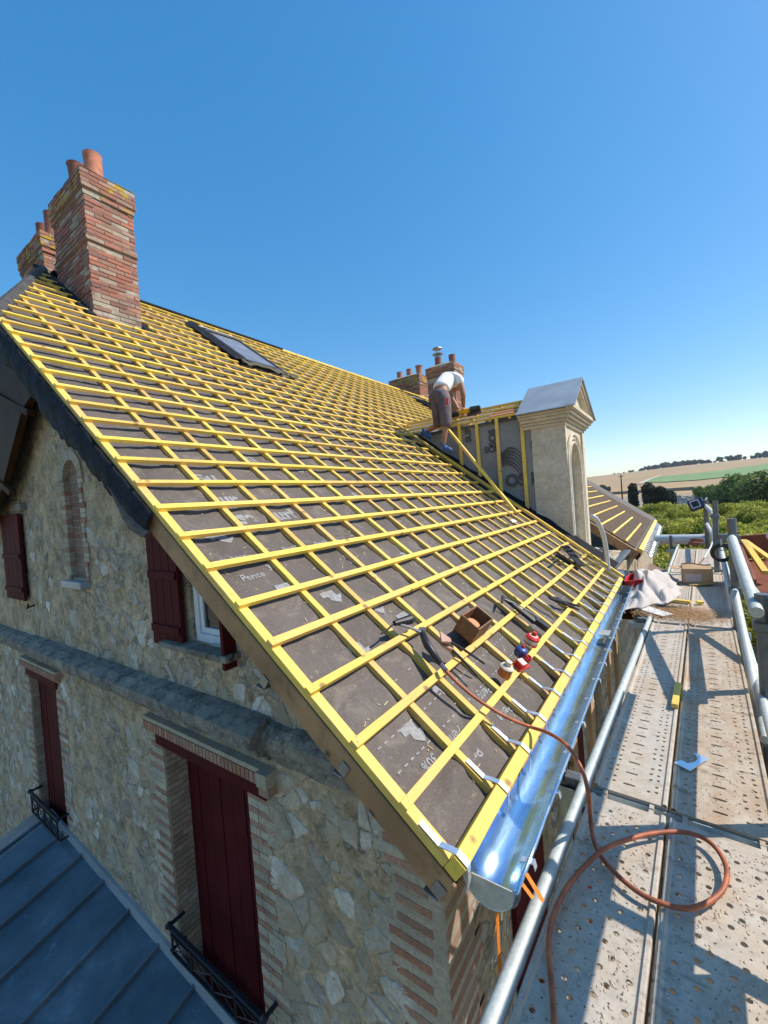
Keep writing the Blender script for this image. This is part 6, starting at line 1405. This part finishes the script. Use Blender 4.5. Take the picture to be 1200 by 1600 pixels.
# leaf crown meshes --------------------------------------------------------------
def leafmat(name, a, b, c_):
    t = NT(name); at_ = t.n('Attribute'); at_.attribute_name = 'Col'
    sp = t.n('SeparateColor'); t.l(at_.outputs[0], sp.inputs[0])
    t.l(t.ramp(sp.outputs[0], [(0.0, a), (0.5, b), (1.0, c_)]), t.b.inputs['Base Color']); t.b.inputs['Roughness'].default_value = 0.6
    tr_ = t.n('BsdfTranslucent'); t.l(t.b.inputs['Base Color'].links[0].from_socket, tr_.inputs[0]); mx = t.n('MixShader'); mx.inputs[0].default_value = 0.4
    out = [n_ for n_ in t.t.nodes if n_.type == 'OUTPUT_MATERIAL'][0]
    t.l(t.b.outputs[0], mx.inputs[1]); t.l(tr_.outputs[0], mx.inputs[2]); t.l(mx.outputs[0], out.inputs[0]); return t.mat
M['leaf_lime'] = leafmat('lime_tree_leaves', (0.10, 0.14, 0.015), (0.36, 0.37, 0.04), (0.62, 0.56, 0.08))
M['leaf_dark'] = leafmat('dark_green_leaves', (0.06, 0.11, 0.02), (0.14, 0.20, 0.04), (0.24, 0.29, 0.07))
M['leaf_yew'] = leafmat('yew_leaves', (0.008, 0.016, 0.007), (0.015, 0.028, 0.012), (0.025, 0.04, 0.016))
M['leaf_far'] = leafmat('far_wood_leaves', (0.035, 0.055, 0.035), (0.05, 0.075, 0.045), (0.07, 0.095, 0.05))
M['bark'] = simple('grey_bark', (0.12, 0.10, 0.08), 0.9, 0, 0.3, 10, 0.5, 0.02)
def crown_mesh(name, mat, blobs, nleaf, size, seed, shell=0.55):
    r_ = random.Random(seed); mb = MB(); tot = sum(b[3] ** 2 for b in blobs)
    for (cx, cy, cz, R_, zs) in blobs:
        tone = r_.uniform(-0.36, 0.36)
        for i in range(int(nleaf * R_ * R_ / tot)):
            d = V((r_.gauss(0, 1), r_.gauss(0, 1), r_.gauss(0, 1))).normalized(); rr = R_ * (shell + (1 - shell) * r_.random()) * (1 + 0.22 * mnoise.noise(d * 2.4 + V((cx, cy, cz))))
            p = V((cx, cy, cz)) + V((d.x * rr, d.y * rr, d.z * rr * zs))
            nrm = (d + V((r_.gauss(0, .6), r_.gauss(0, .6), r_.gauss(0, .6)))).normalized(); a = nrm.orthogonal().normalized(); b = nrm.cross(a); th = r_.uniform(0, 6.28); a, b = a * math.cos(th) + b * math.sin(th), b * math.cos(th) - a * math.sin(th)
            s_ = size * r_.uniform(0.6, 1.3); g_ = max(0, min(1, 0.5 + tone + r_.gauss(0, 0.22)))
            mb.add([p - a * s_ - b * s_ * 0.5, p + a * s_ * 0.2 - b * s_ * 0.7, p + a * s_, p + b * s_ * 0.6], [(0, 1, 2, 3)], c=(g_, g_, g_ + 0.001))
    o = mb.build(name, mat, None); me = o.data; bpy.data.objects.remove(o); return me
def trunk_mesh(h, r, seed, limbs=5):
    r_ = random.Random(seed); mb = MB(); mb.tube([(0, 0, 0), (0.05, 0, h * 0.5), (0, 0.05, h)], [r, r * 0.75, r * 0.5], 8)
    for i in range(limbs):
        a = i * 6.28 / limbs + r_.random(); L = h * 0.7; mb.tube([(0, 0, h * 0.75), (math.cos(a) * L * 0.4, math.sin(a) * L * 0.4, h * 1.1), (math.cos(a) * L * 0.8, math.sin(a) * L * 0.8, h * 1.35)], [r * 0.5, r * 0.3, r * 0.1], 6)
    o = mb.build('trunk', M['bark'], None); me = o.data; bpy.data.objects.remove(o); return me
def tree(name, lab, cat, loc, sc, cm, tm, group, rz):
    t = thing(name, lab, cat, loc, group); t.scale = sc; t.rotation_euler[2] = rz
    for nm_, me in (('crown', cm), ('trunk', tm)):
        if me is None: continue
        o = bpy.data.objects.new(nm_, me); COL.objects.link(o); o.parent = t
    return t
rt = random.Random(21)
limes = []
for s in range(5):
    bl = [(rt.uniform(-1.3, 1.3), rt.uniform(-1.3, 1.3), 3.2 + rt.uniform(-0.5, 0.45), rt.uniform(0.7, 1.15), 0.75) for _ in range(9)]
    limes.append(crown_mesh('lime_crown', M['leaf_lime'], bl, 9500, 0.085, s))
ltr = trunk_mesh(2.4, 0.14, 1)
k = 0
for row in range(15):
    yy = 17.5 + row * 3.9; xx = -0.22 * yy - 2
    while xx < 0.46 * yy + 2:
        x_, y_ = xx + rt.uniform(-0.4, 0.4), yy + rt.uniform(-0.5, 0.5)
        if not (x_ < -0.4 and y_ < 19):
            sc_ = rt.uniform(0.9, 1.12)
            tree('lime_tree', 'clipped yellow green tree in the grove beyond the scaffold', 'tree', (x_, y_, GZ), (sc_, sc_, sc_ * rt.uniform(0.88, 1.12)), limes[k % 5], ltr, 'grove of yellow green trees', rt.uniform(0, 6)); k += 1
        xx += rt.uniform(3.7, 4.5)
bush = [crown_mesh('bush_crown', M['leaf_dark'], [(rt.uniform(-2.5, 2.5), rt.uniform(-1.6, 1.6), rt.uniform(1.5, 4.2), rt.uniform(1.4, 2.2), 0.9) for _ in range(10)], 7000, 0.24, 50 + s) for s in range(2)]
btr = trunk_mesh(2.0, 0.2, 3)
for i, (px_, d_, s_) in enumerate(((1112, 150, 1.15), (1132, 142, 1.2), (1150, 135, 1.3), (1166, 126, 1.6), (1184, 122, 1.65), (1200, 118, 1.6), (1216, 116, 1.6))):
    r_ = ray(px_, 745); p = r_ * (d_ / r_.y); tree('hedge_tree', 'dark leafy tree in the row behind the right cemetery wall', 'tree', (p.x, p.y + 6, GZ), (s_, s_, s_), bush[i % 2], btr, 'dark trees behind the cemetery wall', i * 1.3)
for (px_, d_, s_) in ((-4, 0, 0),): pass
tree('garden_shrub', 'green shrub at the far left corner beyond the gable', 'shrub', (-15.5, 3.75, GZ), (0.6, 0.35, 0.85), bush[0], btr, None, 0.4)
# yews
def yew(col, seed): return crown_mesh('yew_crown', M['leaf_yew'], col, 3600, 0.26, seed, 0.8)
for (px_, top, bot, w_, lab) in ((988, 755, 790, 13, 'tall clipped dark yew column at the left of the cemetery'), (1012, 755, 783, 16, 'broad round topped dark yew, tallest of the middle pair'), (1031, 759, 784, 15, 'dark flat topped yew at the right of the middle pair'), (1045, 768, 786, 17, 'low round dark yew nearest the graves')):
    d_ = 118.0; r_ = ray(px_, top); p = r_ * (d_ / r_.y); hh = p.z - GZ; wr = w_ / 654 * (p.length * 0.8) / 2 * 1.2
    cm = yew([(0, 0, z_, wr * (0.85 + 0.2 * rt.random()), 1.15) for z_ in [hh - wr - i * wr * 0.8 for i in range(int(hh / wr / 0.8))]], int(px_)); tree('clipped_yew', lab, 'topiary', (p.x, p.y, GZ), (1, 1, 1), cm, trunk_mesh(1.5, 0.25, 5, 0), None, 0)
# cemetery walls, graves, pole
M['oldwall'] = simple('old_stone_wall', (0.20, 0.165, 0.13), 0.95, 0, 0.3, 0.8, 0.5, 0.05); M['cop'] = simple('wall_coping', (0.34, 0.30, 0.25), 0.95, 0, 0.2, 0.6)
def gwall(a, b, h_, lab):
    t = thing('stone_wall', lab, 'wall', (a.x, a.y, GZ)); mb = MB(); mb.beam(V((a.x, a.y, GZ + h_ / 2)), V((b.x, b.y, GZ + h_ / 2)), 0.4, h_); mb.build('masonry', M['oldwall'], t)
    mb = MB(); mb.beam(V((a.x, a.y, GZ + h_ + 0.08)), V((b.x, b.y, GZ + h_ + 0.08)), 0.6, 0.16); mb.build('coping', M['cop'], t)
CA, CB, CC = onz(895, 779, GZ + 0.2), onz(1085, 768, GZ + 0.2), onz(1212, 800, GZ + 0.2)
gwall(CA, CB, 3.6, 'far cemetery wall running level below the stubble field'); gwall(CB, CC, 3.0, 'right cemetery wall coming towards the grove in front of the dark trees')
mb = MB(); q_ = [onz(*q, GZ + 0.02) for q in ((900, 781), (1085, 770), (1195, 798), (1100, 830), (930, 830))]; mb.add([(p.x, p.y, GZ + 0.35) for p in q_], [(0, 1, 2, 3, 4)]); o = struct(mb.build('cemetery_ground', simple('dry_gravel', (0.27, 0.22, 0.15), 0.95, 0, 0.3, 0.3), None))
M['grave'] = simple('grave_stone', (0.32, 0.31, 0.30), 0.8, 0, 0.4, 1.0); M['grave2'] = simple('dark_grave_stone', (0.12, 0.12, 0.125), 0.6, 0, 0.3, 1.0)
gi = 0
for (px_, py_) in [(1052 + 9 * i + rt.uniform(-3, 3), 776 + 3.6 * j + 0.45 * i + rt.uniform(-1, 1)) for j in range(4) for i in range(10)] + [(905 + 14 * i, 789 + rt.uniform(-3, 3)) for i in range(5)]:
    p = onz(px_, py_, GZ + 0.35); t = thing('tombstone', 'small grave stone among the rows inside the cemetery walls', 'grave', (p.x, p.y, GZ + 0.35), 'graves of the cemetery')
    mt = M['grave'] if rt.random() < 0.45 else M['grave2']; mb = MB(); mb.box(p.x - 1.2, p.x + 1.2, p.y - 1, p.y + 1.2, GZ + 0.36, GZ + 0.36 + rt.uniform(0.3, 0.7)); mb.build('slab', mt, t)
    if rt.random() < 0.6: mb = MB(); mb.box(p.x - 0.5, p.x + 0.5, p.y + 1.21, p.y + 1.45, GZ + 0.36, GZ + rt.uniform(1.4, 2.6)); mb.build('headstone', mt, t)
r_ = ray(970, 741); p = r_ * (240 / r_.y); t = thing('utility_pole', 'lone wooden utility pole against the stubble field', 'pole', (p.x, p.y, GZ)); mb = MB(); mb.tube([(p.x, p.y, GZ), (p.x, p.y, p.z)], [0.35, 0.25], 8); mb.build('post', M['dark_wood'], t); mb = MB(); mb.box(p.x - 1.2, p.x + 1.2, p.y - 0.1, p.y + 0.1, p.z - 1.2, p.z - 0.95); mb.build('crossarm', M['dark_wood'], t)
# woods on the crest
fart = [crown_mesh('far_crown', M['leaf_far'], [(rt.uniform(-5, 5), rt.uniform(-4, 4), rt.uniform(3, 9), rt.uniform(2.5, 4.2), 0.8) for _ in range(8)], 1500, 0.9, 80 + s) for s in range(3)]
ftr = trunk_mesh(4, 0.5, 9)
i = 0; spots = []
for px_ in range(1002, 1112, 4): spots.append((px_, 1440 + rt.uniform(-40, 40), 0.55 + 0.75 * math.sin(math.pi * (px_ - 998) / 116) ** 0.5 * rt.uniform(0.85, 1.1)))
for px_, s_ in ((1118, .5), (1124, 1.1), (1130, .5), (1139, 1.0), (1144, 1.1), (1150, 1.2), (1156, 1.0), (1163, .7), (1178, .8), (1183, 1.0), (1189, 1.1), (1195, 1.2), (1201, 1.2), (1208, 1.2)): spots.append((px_, 1380, s_ * 1.1))
for (px_, d_, s_) in spots:
    r_ = ray(px_, 730); p = r_ * (d_ / r_.y)
    tree('far_tree', 'bluish green tree in the distant wood on the crest of the hill', 'tree', (p.x, p.y, H(p.x, p.y) - 2), (s_, s_, s_ * 1.15), fart[i % 3], ftr, 'distant trees along the crest', i * 0.9); i += 1
for px_, s_ in ((914, 0.6), (920, 0.7), (926, 0.9), (932, 0.85), (938, 0.9), (944, 1.1), (947, .9)):
    r_ = ray(px_, 748); p = r_ * (470 / r_.y); tree('field_tree', 'dark tree of the small clump at the left edge of the stubble field', 'tree', (p.x, p.y, H(p.x, p.y) - 1), (s_ * 0.55, s_ * 0.55, s_ * 0.7), fart[i % 3], ftr, 'clump of trees beside the dormer', i); i += 1
for px_, s_ in ((960, .4), (974, .4), (985, .7), (988, .6), (1000, .5), (966, .35), (1014, .35), (1024, .35)):
    r_ = ray(px_, 735); p = r_ * (1300 / r_.y); tree('hill_bush', 'small lone bush on the distant hill line', 'bush', (p.x, p.y, H(p.x, p.y) - 1), (s_, s_, s_ * 0.9), fart[i % 3], ftr, 'lone bushes on the hill', i); i += 1
# yard below the scaffold
mb = MB(); mb.add([(0.2, -2, GZ + 0.02), (9, -2, GZ + 0.02), (9, 15, GZ + 0.02), (-0.7, 15, GZ + 0.02), (-0.7, -2, GZ + 0.02)], [(0, 1, 2, 3, 4)]); o = struct(mb.build('yard', simple('yard_gravel', (0.055, 0.047, 0.038), 0.95, 0, 0.35, 3, 0.6, 0.03), None))
t = thing('pallet', 'pale wooden pallet on the yard below the guard rails', 'pallet', (1.6, 8, GZ)); 
p = onz(1178, 1015, GZ + 0.1)
for j in range(6): mb = MB(); mb.box(p.x - 0.7, p.x + 0.7, p.y - 0.9 + j * 0.32, p.y - 0.72 + j * 0.32, GZ + 0.13, GZ + 0.16); mb.build('slat', M['pale_wood'], t)
for j in (-0.6, 0, 0.6): mb = MB(); mb.box(p.x + j - 0.06, p.x + j + 0.06, p.y - 0.9, p.y + 0.9, GZ + 0.03, GZ + 0.129); mb.build('runner', M['pale_wood'], t)
p = onz(1180, 1048, GZ + 0.1); mb = MB(); mb.box(p.x - 0.7, p.x + 0.5, p.y - 0.5, p.y + 0.5, GZ + 0.03, GZ + 0.25); tag(mb.build('stone_slab', M['lime'], None, bevel=0.02), 'pale stone slab on the yard just nearer than the pallet', 'stone slab')
# lean-to roof between house and deck
t = thing('lean_to', 'old clay tiled lean-to roof seen between the far roof and the deck', 'lean-to', (-1, 9, GZ))
q_ = [onz(1000, 866, -2.6), onz(1024, 884, -2.6), onz(1024, 905, -2.9), onz(978, 896, -2.9)]
mb = MB(); 
A_ = V((-1.0, 9.2, -2.3)); B_ = V((-1.0, 15, -2.3)); C_ = V((0.35, 15, -3.0)); D_ = V((0.35, 9.2, -3.0))
for j in range(22):
    for i in range(9):
        a = A_.lerp(B_, j / 22); b = D_.lerp(C_, j / 22); p = a.lerp(b, i / 9); q = a.lerp(b, (i + 1.15) / 9); w_ = (B_ - A_) / 22
        mb.obox(p + V((0, 0, 0.03 * 0 + rt.uniform(0, .01))), w_ * 0.94, q - p, V((0, 0, 0.025)) - (q - p).normalized() * 0.0)
mb.build('tile_roof', M['tiles'], t); mb = MB(); mb.box(-0.95, 0.25, 9.3, 14.9, GZ, -3.02); mb.build('wall', M['rubble2'], t)
# ================================================================ HAZE
mb = MB(); mb.box(-2010, 2010, -310, 2610, -34, 92)
hz = mb.build('haze', bpy.data.materials.new('haze_air'), None); hz['kind'] = 'stuff'; hz['label'] = 'thin blue summer haze over the far hill'; hz['category'] = 'haze'
hm = hz.data.materials[0]; hm.use_nodes = True; hm.node_tree.nodes.clear()
ho = hm.node_tree.nodes.new('ShaderNodeOutputMaterial'); hv = hm.node_tree.nodes.new('ShaderNodeVolumePrincipled')
hv.inputs['Color'].default_value = (0.75, 0.85, 1.0, 1); hv.inputs['Density'].default_value = 0.00010; hv.inputs['Anisotropy'].default_value = 0.2
hm.node_tree.links.new(hv.outputs[0], ho.inputs['Volume'])
